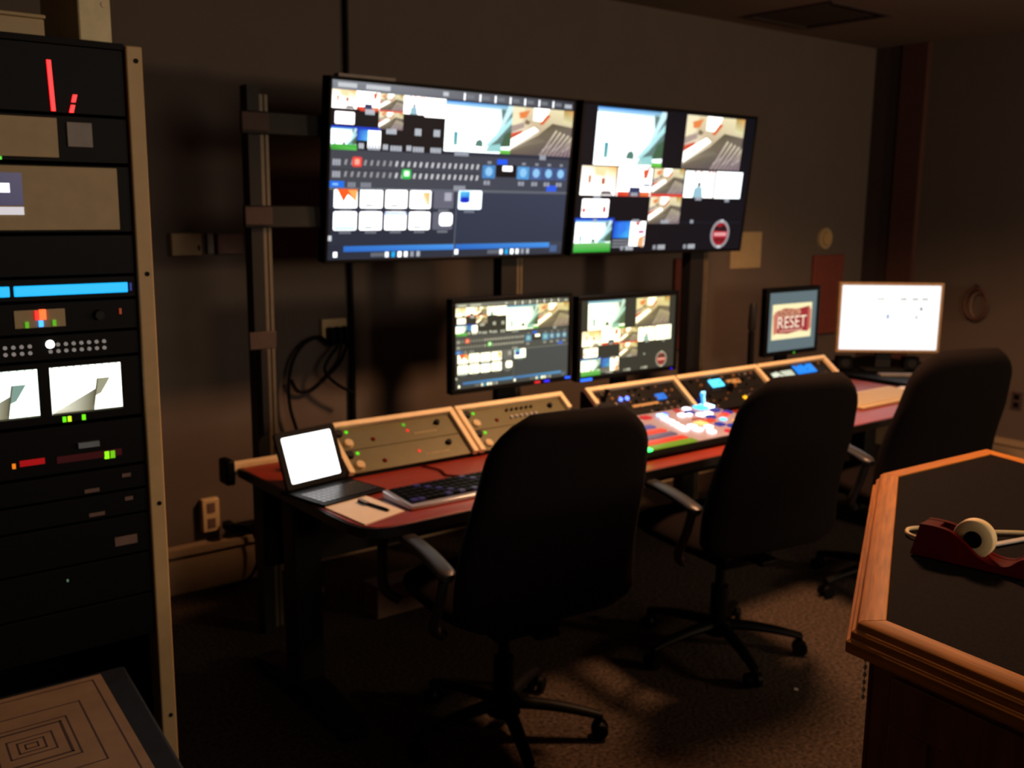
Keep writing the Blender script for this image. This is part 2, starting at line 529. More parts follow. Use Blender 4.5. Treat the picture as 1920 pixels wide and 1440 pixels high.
def multiview_software(S):
    S.rect(0, 0, 1, 1, (40, 45, 60), 0)
    S.rect(0, 0, 1, 0.05, [(130, 134, 142), (44, 46, 54), (60, 62, 72), (120, 124, 132)], 1)
    for u, n in ((0.02, 9), (0.12, 12), (0.415, 3)):
        caption(S, u, 0.012, n, 0.024, 0.006, (205, 210, 215))
    for k in range(7):
        S.rect(0.5 + 0.066 * k, 0.008, 0.506 + 0.066 * k, 0.05, (225, 228, 232), 5)
        caption(S, 0.512 + 0.066 * k, 0.016, 5, 0.022, 0.005, (120, 124, 132))
    caption(S, 0.955, 0.02, 4, 0.025, 0.007)
    # source tiles
    S.rect(0.0, 0.05, 0.43, 0.37, (10, 11, 18), 1)
    shot_desk(S, 0.0, 0.05, 0.086, 0.15, 2, 0)
    shot_desk(S, 0.086, 0.05, 0.171, 0.15, 2, 1)
    shot_track(S, 0.171, 0.052, 0.262, 0.145, 2)
    shot_desk(S, 0.262, 0.052, 0.345, 0.155, 2, 2)
    shot_desk(S, 0.345, 0.054, 0.428, 0.165, 2, 4)
    S.rect(0.1, 0.15, 0.165, 0.158, (210, 60, 50), 4)
    caption(S, 0.12, 0.145, 4, 0.03, 0.007)
    S.round(0.012, 0.168, 0.082, 0.235, (250, 240, 246), 2, 0.004)
    for k in range(4):
        S.rect(0.02, 0.180 + k * 0.013, 0.074, 0.184 + k * 0.013, (210, 130, 160), 3)
    shot_track(S, 0.171, 0.15, 0.262, 0.25, 2)
    S.rect(0.172, 0.143, 0.262, 0.154, (215, 90, 70), 6)
    S.rect(0.0, 0.245, 0.18, 0.262, (20, 60, 190), 2)
    shot_city(S, 0.0, 0.255, 0.091, 0.36, 2, False)
    S.rect(0.0, 0.345, 0.093, 0.376, [(70, 160, 60), (60, 170, 60), (90, 190, 80), (40, 150, 40)], 6)
    S.rect(0.093, 0.26, 0.135, 0.32, [(20, 50, 180), (60, 150, 240), (90, 190, 250), (30, 80, 210)], 3)
    shot_desk(S, 0.133, 0.262, 0.18, 0.36, 3, 4)
    caption(S, 0.31, 0.235, 3, 0.04, 0.007)
    caption(S, 0.385, 0.235, 3, 0.04, 0.007)
    caption(S, 0.2, 0.245, 4, 0.03, 0.008)
    for u in (0.10, 0.19, 0.28):
        caption(S, u, 0.335, 2, 0.03, 0.008)
    for u in (0.135, 0.218, 0.305, 0.375):
        caption(S, u, 0.34, 4, 0.03, 0.009, (175, 180, 190))
    shot_city(S, 0.43, 0.06, 0.715, 0.355, 2)
    shot_track(S, 0.715, 0.06, 1.0, 0.355, 2)
    caption(S, 0.475, 0.35, 6, 0.03, 0.008, (160, 166, 178))
    caption(S, 0.855, 0.352, 3, 0.03, 0.008, (160, 166, 178))
    # control strip
    S.rect(0, 0.376, 1, 0.58, [(62, 64, 74), (58, 62, 74), (60, 66, 80), (66, 68, 76)], 1)
    S.rect(0, 0.483, 0.585, 0.486, (34, 36, 44), 2)
    for r, v in enumerate((0.428, 0.495)):
        caption(S, 0.008, v, 3, 0.035, 0.008, (160, 164, 172))
        for k in range(23):
            u = 0.05 + k * 0.0237
            bright = 150 if k < 8 else 205
            S.poly([(u + 0.004, v), (u + 0.012, v), (u + 0.008, v + 0.03), (u, v + 0.03)], (bright, bright, bright + 4), 2)
    S.round(0.079, 0.412, 0.114, 0.468, (232, 70, 60), 3)
    S.round(0.088, 0.424, 0.105, 0.456, (255, 170, 150), 4, 0.003)
    S.round(0.267, 0.472, 0.303, 0.528, (50, 190, 80), 3)
    S.round(0.276, 0.482, 0.295, 0.512, (215, 250, 215), 4, 0.003)
    for u0, u1, c in ((0.599, 0.656, (70, 130, 190)), (0.755, 0.812, (80, 150, 210)), (0.817, 0.872, (70, 95, 150)), (0.876, 0.932, (62, 84, 135)), (0.936, 0.99, (62, 84, 135))):
        S.round(u0, 0.43, u1, 0.51, c, 2, 0.004)
        S.disc((u0 + u1) / 2, 0.468, 0.016, (140, 195, 235), 3)
        caption(S, u0 + 0.008, 0.525, 2, 0.026, 0.012, (150, 154, 165))
        S.rect(u0 + 0.02, 0.405, u1 - 0.02, 0.42, (140, 144, 155), 3)
    S.rect(0.661, 0.39, 0.707, 0.422, (28, 90, 235), 3)
    S.rect(0.658, 0.424, 0.751, 0.50, (12, 13, 18), 2)
    S.rect(0.688, 0.43, 0.732, 0.462, (235, 238, 240), 3)
    S.rect(0.0, 0.55, 0.052, 0.586, (30, 110, 225), 3)
    S.rect(0.01, 0.562, 0.03, 0.574, (140, 190, 250), 4)
    caption(S, 0.065, 0.555, 3, 0.028, 0.008, (130, 134, 145))
    caption(S, 0.112, 0.555, 4, 0.028, 0.008, (130, 134, 145))
    S.rect(0, 0.583, 1, 0.60, (92, 96, 106), 2)
    caption(S, 0.48, 0.56, 5, 0.03, 0.008, (150, 154, 165))
    S.rect(0.899, 0.545, 0.948, 0.583, (40, 90, 225), 4)
    # clip bins
    S.rect(0.498, 0.60, 1, 0.92, [(48, 56, 74), (52, 60, 80), (48, 54, 72), (44, 52, 70)], 1)
    S.rect(0.494, 0.58, 0.498, 1, (92, 98, 112), 2)
    for r, v in enumerate((0.594, 0.722)):
        for k in range(5):
            u = 0.017 + k * 0.0955
            c = (252, 252, 252)
            if k == 4:
                c = (96, 98, 112)
            S.round(u, v, u + 0.085, v + 0.108, c, 2, 0.006)
            if r == 0 and k == 0:
                S.poly([(u + 0.01, v), (u + 0.085, v), (u + 0.08, v + 0.07), (u + 0.05, v + 0.03), (u + 0.035, v + 0.075)], (240, 90, 30), 3)
                S.poly([(u + 0.05, v + 0.005), (u + 0.084, v + 0.005), (u + 0.08, v + 0.08), (u + 0.06, v + 0.03)], (250, 170, 90), 4)
            elif r == 0 and k == 3:
                S.rect(u + 0.05, v + 0.01, u + 0.08, v + 0.09, [(245, 215, 150), (225, 180, 90), (230, 200, 150), (255, 250, 240)], 3)
            elif r == 1 and k == 2:
                S.rect(u, v + 0.004, u + 0.085, v + 0.03, [(40, 110, 225), (40, 110, 225), (240, 248, 255), (235, 245, 255)], 3)
            elif r == 1 and k == 0:
                S.rect(u + 0.004, v + 0.06, u + 0.08, v + 0.104, [(250, 252, 255), (250, 252, 255), (140, 205, 235), (150, 210, 240)], 3)
            elif k == 4:
                if r == 1:
                    S.round(u + 0.028, v + 0.005, u + 0.083, v + 0.085, (254, 254, 254), 3, 0.012)
                else:
                    S.rect(u + 0.045, v + 0.01, u + 0.075, v + 0.06, (165, 165, 180), 3)
            else:
                S.rect(u + 0.02, v + 0.085, u + 0.05, v + 0.1, (180, 190, 190), 3)
            caption(S, u + 0.022, v + 0.113, 5, 0.014, 0.007, (120, 124, 132))
    S.round(0.503, 0.588, 0.604, 0.705, (225, 240, 250), 2, 0.006)
    S.rect(0.508, 0.594, 0.552, 0.66, [(90, 200, 245), (70, 180, 240), (20, 50, 200), (30, 60, 190)], 3)
    S.rect(0.515, 0.63, 0.545, 0.665, (16, 40, 190), 4)
    S.rect(0.56, 0.594, 0.598, 0.68, (254, 254, 254), 3)
    caption(S, 0.53, 0.71, 4, 0.016, 0.009, (120, 128, 140))
    S.rect(0, 0.705, 0.012, 0.86, (30, 34, 44), 2)
    S.rect(0.0, 0.86, 0.012, 0.89, (205, 210, 215), 3)
    # bottom bars
    S.rect(0, 0.915, 1, 1, [(36, 42, 56), (60, 64, 76), (50, 54, 66), (40, 46, 58)], 1)
    for u0, u1 in ((0.057, 0.494), (0.502, 0.936)):
        S.rect(u0, 0.922, u1, 0.955, [(44, 110, 195), (70, 150, 230), (60, 130, 215), (40, 100, 190)], 3)
    for u in (0.215, 0.70):
        caption(S, u - 0.055, 0.963, 6, 0.024, 0.007, (105, 108, 118))
        for k, c in enumerate(((220, 225, 230), (30, 170, 240), (240, 240, 240), (225, 228, 230), (150, 155, 165), (175, 180, 188))):
            S.rect(u + 0.025 * k, 0.96, u + 0.014 + 0.025 * k, 0.992, c, 4)
    S.rect(0.02, 0.955, 0.034, 0.985, (240, 242, 244), 4)
    S.rect(0.5, 0.955, 0.514, 0.985, (232, 234, 238), 4)
    S.rect(0.94, 0.94, 0.975, 0.985, (70, 96, 140), 3)


def multiview_grid(S):
    S.rect(0, 0, 1, 1, (12, 13, 20), 0)
    shot_city(S, 0.068, 0.012, 0.442, 0.396, 1)
    shot_track(S, 0.565, 0.012, 0.93, 0.396, 1)
    shot_desk(S, 0.013, 0.405, 0.198, 0.602, 1, 0)
    shot_desk(S, 0.206, 0.405, 0.397, 0.605, 1, 1)
    shot_track(S, 0.405, 0.402, 0.585, 0.595, 1)
    shot_desk(S, 0.594, 0.41, 0.777, 0.605, 1, 2)
    S.rect(0.788, 0.408, 0.96, 0.608, [(250, 253, 253), (238, 246, 248), (225, 236, 238), (250, 252, 250)], 1)
    S.round(0.03, 0.628, 0.172, 0.752, (252, 248, 246), 1, 0.005)
    S.rect(0.045, 0.642, 0.155, 0.652, (190, 170, 170), 2)
    S.rect(0.034, 0.69, 0.05, 0.72, (205, 50, 45), 2)
    S.poly([(0.142, 0.67), (0.158, 0.685), (0.158, 0.72), (0.14, 0.72)], (205, 50, 45), 2)
    S.rect(0.04, 0.734, 0.155, 0.738, (190, 180, 180), 2)
    shot_track(S, 0.4, 0.605, 0.585, 0.80, 1)
    S.rect(0.398, 0.583, 0.588, 0.605, (212, 60, 48), 5)
    # bottom row
    S.rect(0.0, 0.758, 0.21, 0.785, (24, 70, 190), 1)
    shot_city(S, 0.006, 0.775, 0.198, 0.95, 2, False)
    S.rect(0.004, 0.93, 0.2, 0.995, [(120, 190, 110), (120, 190, 110), (30, 160, 40), (40, 170, 50)], 6)
    S.rect(0.208, 0.778, 0.39, 0.975, (30, 32, 42), 1)
    S.rect(0.208, 0.782, 0.302, 0.90, [(20, 60, 200), (40, 130, 235), (70, 180, 245), (24, 80, 210)], 2)
    S.poly([(0.23, 0.80), (0.26, 0.785), (0.285, 0.84), (0.25, 0.88)], (50, 120, 230), 3)
    for k in range(3):
        S.rect(0.21, 0.912 + 0.022 * k, 0.3, 0.924 + 0.022 * k, (130, 132, 140), 2)
    S.rect(0.304, 0.782, 0.39, 0.96, (252, 248, 246), 2)
    S.poly([(0.33, 0.782), (0.36, 0.782), (0.35, 0.815), (0.335, 0.81)], (220, 60, 50), 3)
    S.rect(0.35, 0.845, 0.385, 0.87, (200, 110, 160), 3)
    S.poly([(0.355, 0.9), (0.388, 0.88), (0.385, 0.97), (0.35, 0.955)], (230, 170, 120), 3)
    for u in (0.258, 0.445, 0.63):
        caption(S, u, 0.957, 2, 0.03, 0.007, (160, 164, 172))
        caption(S, u + 0.028, 0.955, 4, 0.034, 0.009, (180, 184, 190))
    for u, v, n in ((0.085, 0.603, 4), (0.285, 0.578, 4), (0.475, 0.772, 5), (0.67, 0.6, 4), (0.86, 0.61, 3), (0.655, 0.772, 2), (0.31, 0.768, 4), (0.095, 0.765, 2)):
        caption(S, u, v, n, 0.025, 0.008, (165, 170, 180))
    S.rect(0.4, 0.79, 0.98, 0.795, (28, 32, 44), 1)
    # round red badge with a grey rim
    u, v, r = 0.858, 0.882, 0.062
    S.disc(u, v, r, (150, 146, 150), 2)
    S.disc(u, v, r * 0.8, (150, 26, 36), 3)
    S.poly([(u - 0.046, v - 0.03), (u - 0.03, v - 0.066), (u - 0.005, v - 0.05), (u + 0.016, v - 0.075), (u + 0.04, v - 0.044), (u + 0.044, v - 0.02)], (34, 20, 26), 4)
    S.rect(u - 0.046, v - 0.018, u + 0.046, v + 0.02, (196, 60, 70), 4)
    caption(S, u - 0.038, v - 0.012, 6, 0.026, 0.0105, (226, 170, 172), 5)
    for k in range(5):
        S.rect(u - 0.032 + 0.014 * k, v + 0.034, u - 0.024 + 0.014 * k, v + 0.052 + 0.012 * (k % 2), (36, 16, 22), 4)
    S.rect(u - 0.008, v - 0.112, u + 0.012, v - 0.092, (190, 190, 195), 5)
    S.rect(u - 0.012, v + 0.088, u + 0.012, v + 0.108, (200, 200, 205), 5)


def bezel(W, H, b, d, y0=0.0, m=0):
    mb = MB()
    w2, h2 = W / 2, H / 2
    mb.box((-w2 - b, y0, h2), (w2 + b, y0 + d, h2 + b))
    mb.box((-w2 - b, y0, -h2 - b), (w2 + b, y0 + d, -h2))
    mb.box((-w2 - b, y0, -h2), (-w2, y0 + d, h2))
    mb.box((w2, y0, -h2), (w2 + b, y0 + d, h2))
    return mb


def wall_tv(label, x, draw):
    t = thing('wall_screen', label, 'television', (x, 3.385, 1.765), (math.radians(6), 0, 0), 'large wall screens above the console')
    W, H, b = 1.165, 0.655, 0.013
    bezel(W, H, b, 0.05, -0.004).build('bezel', M_black, t, False, bevel=0.003)
    MB().box((-W / 2 - b, 0.004, -H / 2 - b), (W / 2 + b, 0.055, H / 2 + b)).box((-0.3, 0.055, -0.2), (0.3, 0.075, 0.2)).build('back_shell', M_black, t, False, bevel=0.004)
    S = Screen(W, H)
    draw(S)
    S.build(t)
    return t


tv = wall_tv('big wall screen on the left showing switcher software with clip bins', 2.395, multiview_software)
wall_tv('big wall screen on the right showing camera views and a round red badge', 3.625, multiview_grid)
MB().box((-0.56, -0.0052, 0.3405), (-0.32, 0.03, 0.351)).build('top_edge_strip', M_greyp, tv, False)

# mount frame behind the wall screens
t = thing('screen_mount_frame', 'dark metal three-post frame carrying the two big wall screens', 'stand', (2.7, 3.49, 0))
for xa, xb, z1 in ((1.532, 1.578, 2.06), (2.675, 2.760, 2.0), (3.886, 3.988, 2.0)):
    MB().box((xa, 3.46, 0), (xb, 3.52, z1)).build('post', M_dark, t)  # shaded front face of the post, given as dark metal
    MB().box((xb + 0.001, 3.462, 0.02), (xb + 0.014, 3.50, z1 - 0.03)).box((xb + 0.020, 3.462, 0.02), (xb + 0.032, 3.50, z1 - 0.03)).box((xb + 0.001, 3.50, 0.02), (xb + 0.032, 3.505, z1 - 0.03)).build('lit_side_channel', M_strut, t)  # lit right side of the post, put in as a paler channel
for z in (1.93, 1.60):
    MB().box((1.50, 3.44, z - 0.04), (4.0, 3.458, z + 0.04)).build('cross_rail', M_dark, t, bevel=0.004)
for z in (1.93, 1.60, 1.15):
    MB().box((1.495, 3.425, z - 0.03), (1.60, 3.439, z + 0.035)).build('bracket', M_brownpan, t, bevel=0.004)
MB().box((1.535, 3.425, 0.80), (1.565, 3.459, 1.12)).build('cable_duct', M_dark, t, bevel=0.004)


# ---------------------------------------------------------------- lower monitors
def monitor(name, label, loc, rz, W, H, b, draw, cat='monitor', group=None, tint=None, frame=M_black, hot=2.2, stand_m=None, stand=True, desk_z=0.73, tilt=0, bb=None):
    t = thing(name, label, cat, loc, (math.radians(tilt), 0, rz), group)
    mb = bezel(W, H, b, 0.03, -0.004)
    if bb:
        mb.box((-W / 2 - b, -0.004, -H / 2 - b - bb), (W / 2 + b, 0.026, -H / 2 - b))
    mb.build('bezel', frame, t, False, bevel=0.003)
    MB().box((-W / 2 - b, 0.004, -H / 2 - b - (bb or 0)), (W / 2 + b, 0.035, H / 2 + b)).box((-W / 5, 0.035, -H / 4), (W / 5, 0.05, H / 4)).build('back_shell', frame, t, False, bevel=0.004)
    S = Screen(W, H, tint, hot)
    draw(S)
    S.build(t)
    if stand:
        h = desk_z - loc[2]
        MB().box((-0.045, 0.051, h + 0.013), (0.045, 0.075, H / 6)).build('stand_column', stand_m or frame, t, False, bevel=0.004)
        MB().prism(rrect(-0.12, 0.0, 0.12, 0.11, 0.03), h, h + 0.012).build('stand_base', stand_m or frame, t, False, bevel=0.003)
    return t


def warm(l):
    lift = (0.036, 0.034, 0.021)
    k = (0.98, 0.92, 0.62)
    return [x * q + y for x, q, y in zip(l, k, lift)]


G = 'desk monitors behind the console'
ml = monitor('desk_monitor', 'black desk monitor behind the console repeating the switcher software screen', (2.49, 3.135, 1.11), 0, 0.575, 0.332, 0.02, multiview_software, group=G, tint=warm)
mr = monitor('desk_monitor', 'black desk monitor behind the console repeating the camera grid screen', (3.14, 3.135, 1.092), 0, 0.578, 0.326, 0.02, multiview_grid, group=G, tint=warm)
for x, z, c, s in ((0.12, -0.176, (230, 30, 40), 1.0), (0.17, -0.176, (40, 30, 230), 1.5), (0.285, -0.172, (30, 90, 255), 1.5)):
    MB().box((x - 0.014, -0.0075, z - 0.004), (x + 0.014, -0.0042, z + 0.004)).build('indicator_light', led(c, s), ml, False)
MB().box((-0.29, -0.0075, -0.181), (-0.225, -0.0042, -0.170)).build('indicator_light', led((30, 110, 255), 1.5), mr, False)
MB().box((0.268, -0.0075, -0.178), (0.276, -0.0042, -0.172)).build('indicator_light', led((50, 20, 240), 1.2), mr, False)


def draw_reset(S):
    S.rect(0, 0, 1, 1, (92, 108, 112), 0)
    t = T(0.07, 0.20, 0.90, 0.80)
    S.poly(t(rq(0, 0, 1, 1)), (246, 232, 180), 1)
    red = (150, 44, 48)
    S.poly(t([(0.06, 0.22), (0.3, 0.12), (0.62, 0.16), (0.94, 0.10), (0.97, 0.45), (0.93, 0.84), (0.7, 0.8), (0.4, 0.86), (0.1, 0.82), (0.03, 0.5)]), red, 2)
    S.poly(t([(0.02, 0.3), (0.12, 0.2), (0.14, 0.8), (0.04, 0.86)]), (196, 116, 96), 3)
    S.poly(t([(0.9, 0.1), (0.98, 0.2), (0.985, 0.75), (0.9, 0.85)]), (186, 100, 84), 3)
    u0, v0 = 0.07, 0.20
    S.poly([(u0 + 0.1, v0 + 0.10), (u0 + 0.56, v0 + 0.10), (u0 + 0.6, v0 + 0.16), (u0 + 0.55, v0 + 0.215), (u0 + 0.1, v0 + 0.22)], (206, 140, 112), 3)
    S.text('RADICAL', u0 + 0.115, v0 + 0.115, 0.44, 0.09, (70, 12, 16), 4)
    S.text('RESET', u0 + 0.115, v0 + 0.215, 0.60, 0.2, (250, 232, 205), 5)
    for k in range(9):
        S.rect(u0 + 0.16 + 0.055 * k, v0 + 0.445, u0 + 0.2 + 0.055 * k, v0 + 0.475, (222, 170, 150), 4)


sm = monitor('desk_monitor', 'small black monitor at the right end of the console reading RADICAL RESET', (4.335, 3.15, 1.078), 0, 0.395, 0.30, 0.024, draw_reset, group=G)
MB().cyl((0.02, -0.004, -0.166), (0.02, -0.0065, -0.166), 0.004, n=10).build('power_light', led((60, 200, 40), 1.2), sm, False)


def draw_desktop(S):
    S.rect(0, 0, 1, 1, (255, 255, 255), 0)
    for u, v, n in ((0.36, 0.19, 4), (0.60, 0.19, 3), (0.72, 0.19, 3), (0.82, 0.19, 3)):
        for k in range(n):
            S.rect(u + 0.02 * k, v + 0.006 * (k % 2), u + 0.015 + 0.02 * k, v + 0.034, (90, 90, 60) if n == 3 else (170, 170, 150), 1)
    S.poly([(0.80, 0.38), (0.81, 0.31), (0.82, 0.34), (0.835, 0.38)], (50, 50, 40), 1)
    S.rect(0.47, 0.45, 0.49, 0.515, (30, 100, 170), 1)
    S.rect(0.765, 0.46, 0.78, 0.515, (90, 90, 40), 1)


im = monitor('silver_monitor', 'silver-framed monitor with a blank white screen on the black side table', (5.10, 3.065, 1.055), math.radians(-38.4), 0.545, 0.358, 0.016, draw_desktop, frame=mat('champagne_bezel', (150, 126, 92), 0.5), stand_m=M_dark, hot=1.12, desk_z=0.752)

# ---------------------------------------------------------------- desk
DT = 0.73
t = thing('console_desk', 'long mahogany-topped control desk with black metal legs', 'desk', (3.1, 2.85, 0))
X0, X1, Y0, Y1 = 1.38, 4.83, 2.405, 3.28
poly = [(X1, Y0), (X1, Y1), (X0, Y1), (X0, 2.62), (1.383, 2.52), (1.395, 2.46), (1.425, 2.422), (1.47, Y0 + 0.004), (1.53, Y0)]
MB().prism(poly, DT - 0.022, DT).build('desk_top', M_mahog, t, bevel=0.003)
ed = MB()
ring = []
off = [(X1 + 0.006, Y0 - 0.006), (X1 + 0.006, Y1 + 0.006), (X0 - 0.006, Y1 + 0.006), (X0 - 0.006, 2.62), (1.377, 2.518), (1.389, 2.457), (1.421, 2.417), (1.468, Y0 - 0.003), (1.53, Y0 - 0.006)]
n = len(poly)
vs = [(p[0], p[1], DT - 0.034) for p in off] + [(p[0], p[1], DT - 0.003) for p in off] + [(p[0], p[1], DT - 0.003) for p in poly] + [(p[0], p[1], DT - 0.0225) for p in poly]
fs = [list(range(n))]
for i in range(n):
    j = (i + 1) % n
    fs += [(i, j, j + n, i + n), (i + n, j + n, j + 2 * n, i + 2 * n)]
ed.add(vs, fs).build('edge_band', M_edge, t)
for x in (1.375, 4.62):
    MB().box((x, 2.86, 0.05), (x + 0.10, 2.95, DT - 0.036)).build('leg', M_dark, t, bevel=0.008)
    MB().prism([(2.56, 0), (3.22, 0), (3.22, 0.05), (3.0, 0.09), (2.82, 0.09), (2.56, 0.045)], x + 0.005, x + 0.095, fn=lambda a, b, c: (c, a, b)).build('foot', M_dark, t, bevel=0.006)
    MB().box((x + 0.02, 3.13, 0.40), (x + 0.12, 3.22, DT - 0.036)).build('rear_bracket', M_black, t, bevel=0.006)
    bm_ = MB()
    bm_.tube([(x + 0.14, 3.17, 0.60), (x + 0.16, 3.02, 0.30)], 0.011).tube([(x + 0.165, 3.19, 0.60), (x + 0.185, 3.04, 0.30)], 0.011)
    bm_.build('brace', M_alu, t)
MB().box((1.36, 3.287, 0.700), (4.84, 3.33, 0.744)).build('rear_rail', M_alu, t, bevel=0.004)
MB().box((1.325, 3.27, 0.672), (1.359, 3.345, 0.762)).build('end_cap', M_black, t, bevel=0.008)
MB().box((1.5, 3.05, 0.42), (4.6, 3.065, 0.66)).build('modesty_panel', M_dark, t)

# ---------------------------------------------------------------- console bays
YF, ZF, YB, ZB = 2.925, 0.742, 3.095, 0.872
SL = math.hypot(YB - YF, ZB - ZF)
DV = Vector((0, (YB - YF) / SL, (ZB - ZF) / SL))
NV = Vector((0, -(ZB - ZF) / SL, (YB - YF) / SL))


def slope(x, s, h=0.0):
    return Vector((x, YF, ZF)) + DV * (s * SL) + NV * h


def slab(mb, x0, x1, s0, s1, h0, h1, m=0):
    vs = [slope(x, s, h) for h in (h0, h1) for x, s in ((x0, s0), (x1, s0), (x1, s1), (x0, s1))]
    return mb.add(vs, [(0, 3, 2, 1), (4, 5, 6, 7), (0, 1, 5, 4), (1, 2, 6, 5), (2, 3, 7, 6), (3, 0, 4, 7)], m)


def knob(mb, x, s, r, h, m=0, n=14, h0=0.004):
    mb.tube([slope(x, s, h0), slope(x, s, h0 + h * 0.5), slope(x, s, h0 + h)], [r * 1.1, r, r * 0.85], n, m)
    return mb


def bay(label, x0, x1, left_rail, right_rail, gap_left=False):
    t = thing('console_bay', label, 'control console', ((x0 + x1) / 2, 3.0, DT + 0.001), group='angled equipment bays along the console')
    a, b = x0 + 0.004, x1 - 0.004
    # cabinet wedge
    prof = [(YF, DT + 0.001), (YF, ZF), (YB, ZB), (YB + 0.02, ZB), (YB + 0.02, DT + 0.001)]
    MB().prism(prof, a, b, fn=lambda p, q, r: (r, p, q)).build('cabinet', M_black, t)
    slab(MB(), a, b, 0.93, 1.03, 0.001, 0.022).build('top_rail', M_alu, t, bevel=0.003)
    if left_rail:
        slab(MB(), a, a + 0.022, -0.02 if not gap_left else 0.60, 0.93, 0.001, 0.022).build('side_rail', M_alu, t, bevel=0.003)
    if right_rail:
        slab(MB(), b - 0.022, b, -0.02 if right_rail == 1 else 0.62, 0.93, 0.001, 0.022).build('side_rail', M_alu, t, bevel=0.003)
    return t, a + 0.026, b - 0.026


def gold_panel(t, a, b, s0, s1, tick0, knobs2=False, red=True):
    w_ = b - a
    p = slab(MB(), a, b, s0, s1, 0.001, 0.006).build('panel', M_gold, t, bevel=0.001)
    hs = s1 - s0
    knob(MB(), a + 0.07 * w_, s0 + 0.30 * hs, 0.018, 0.012).build('knob', M_ivory, p)
    knob(MB(), a + 0.86 * w_, s0 + 0.66 * hs, 0.011, 0.014).build('knob', M_black, p)
    knob(MB(), a + 0.03 * w_, s0 + 0.80 * hs, 0.016, 0.014).build('knob', M_dark, p)
    knob(MB(), a + 0.10 * w_, s0 + 0.84 * hs, 0.0065, 0.004).build('light', led((70, 220, 20), 1.2), p)
    knob(MB(), a + 0.275 * w_, s0 + 0.34 * hs, 0.009, 0.005).build('button', M_maroon, p)
    if red:
        knob(MB(), a + 0.585 * w_, s0 + 0.50 * hs, 0.006, 0.004).build('light', led((235, 30, 25), 1.3), p)
    if tick0:
        for k in range(8):
            knob(MB(), a + (0.63 + 0.026 * k) * w_, s0 + 0.30 * hs, 0.0035, 0.004, n=6).build('button', M_ivory, p)
    if knobs2:
        for r in range(2):
            for k in range(6):
                knob(MB(), a + (0.42 + 0.05 * k) * w_, s0 + (0.35 + 0.4 * r) * hs, 0.006, 0.012, n=8).build('knob', M_dark if r else M_silver, p)
    return p


t1, a, b = bay('left end console bay with two champagne panels beside the tablet', 1.605, 2.155, True, 1)
p = gold_panel(t1, a, b, 0.47, 0.92, True)
knob(MB(), a + 0.58 * (b - a), 0.83, 0.0065, 0.004).build('light', led((60, 190, 20), 1.0), p)
gold_panel(t1, a, b, 0.0, 0.46, True)
t2, a, b = bay('second console bay from the left under the switcher software monitor', 2.157, 2.709, True, 2)
gold_panel(t2, a, b, 0.47, 0.92, False, True, False)
gold_panel(t2, a, b, 0.0, 0.46, True)


def dark_panels(t, a, b, seed, rows=3, n=11):
    rnd = random.Random(seed)
    out = []
    for (s0, s1) in ((0.47, 0.92), (0.0, 0.46)):
        p = slab(MB(), a, b, s0, s1, 0.001, 0.006).build('panel', M_dark, t, bevel=0.001)
        out.append(p)
        for r in range(rows):
            for k in range(n):
                if rnd.random() < 0.35:
                    continue
                x = a + (0.05 + 0.9 * (k + 0.5) / n) * (b - a)
                s = s0 + (s1 - s0) * (0.18 + 0.64 * r / (rows - 1))
                mm = rnd.choice([M_black, M_black, M_greyp, M_brass, M_label])
                knob(MB(), x, s, rnd.choice([0.004, 0.006, 0.008]), 0.010, n=8).build('knob', mm, p)
    return out


t3, a, b = bay('console bay with two blue lamps under the camera grid monitor', 2.832, 3.394, True, 1, True)
pu, pl = dark_panels(t3, a, b, 3)
for x in (2.995, 3.034):
    knob(MB(), x, 0.66, 0.010, 0.010).build('lamp', led((90, 120, 255), 3.0), pu)
slab(MB(), 3.03, 3.19, 0.40, 0.46, 0.006, 0.010).build('legend_plate', M_tan, pl)
slab(MB(), 3.20, 3.255, 0.50, 0.64, 0.006, 0.014).build('display', led((50, 120, 220), 1.0), pu)
MB().tube([slope(2.90, 0.7, 0.006), slope(2.905, 0.72, 0.03), slope(2.915, 0.8, 0.05)], [0.012, 0.007, 0.013], 10).build('joystick', M_black, pu)
knob(MB(), 2.865, 0.72, 0.012, 0.010).build('knob', M_brass, pu)

t4, a, b = bay('console bay with a bright cyan display fourth from the left', 3.396, 3.98, False, 1)
pu, pl = dark_panels(t4, a, b, 8)
slab(MB(), 3.585, 3.665, 0.60, 0.80, 0.006, 0.012).build('display', led((80, 205, 255), 2.0), pu)
slab(MB(), 3.70, 3.79, 0.62, 0.74, 0.006, 0.010).build('legend_plate', M_tan, pu)
MB().tube([slope(3.68, 0.5, 0.006), slope(3.68, 0.52, 0.035)], [0.02, 0.014], 12).build('joystick', M_black, pu)
for x, c, s_ in ((3.735, (255, 180, 30), 1.8), (3.775, (110, 190, 255), 2.5)):
    knob(MB(), x, 0.20, 0.011, 0.008).build('lamp', led(c, s_), pl)
knob(MB(), 3.77, 0.06, 0.010, 0.005).build('lamp', led((90, 20, 160), 0.8), pl)
slab(MB(), 3.42, 3.46, 0.10, 0.35, 0.006, 0.012).build('display', led((10, 30, 110), 0.6), pl)

t5, a, b = bay('right end console bay with a small picture screen and a blue display', 3.982, 4.54, False, 1)
pu, pl = dark_panels(t5, a, b, 5, n=7)
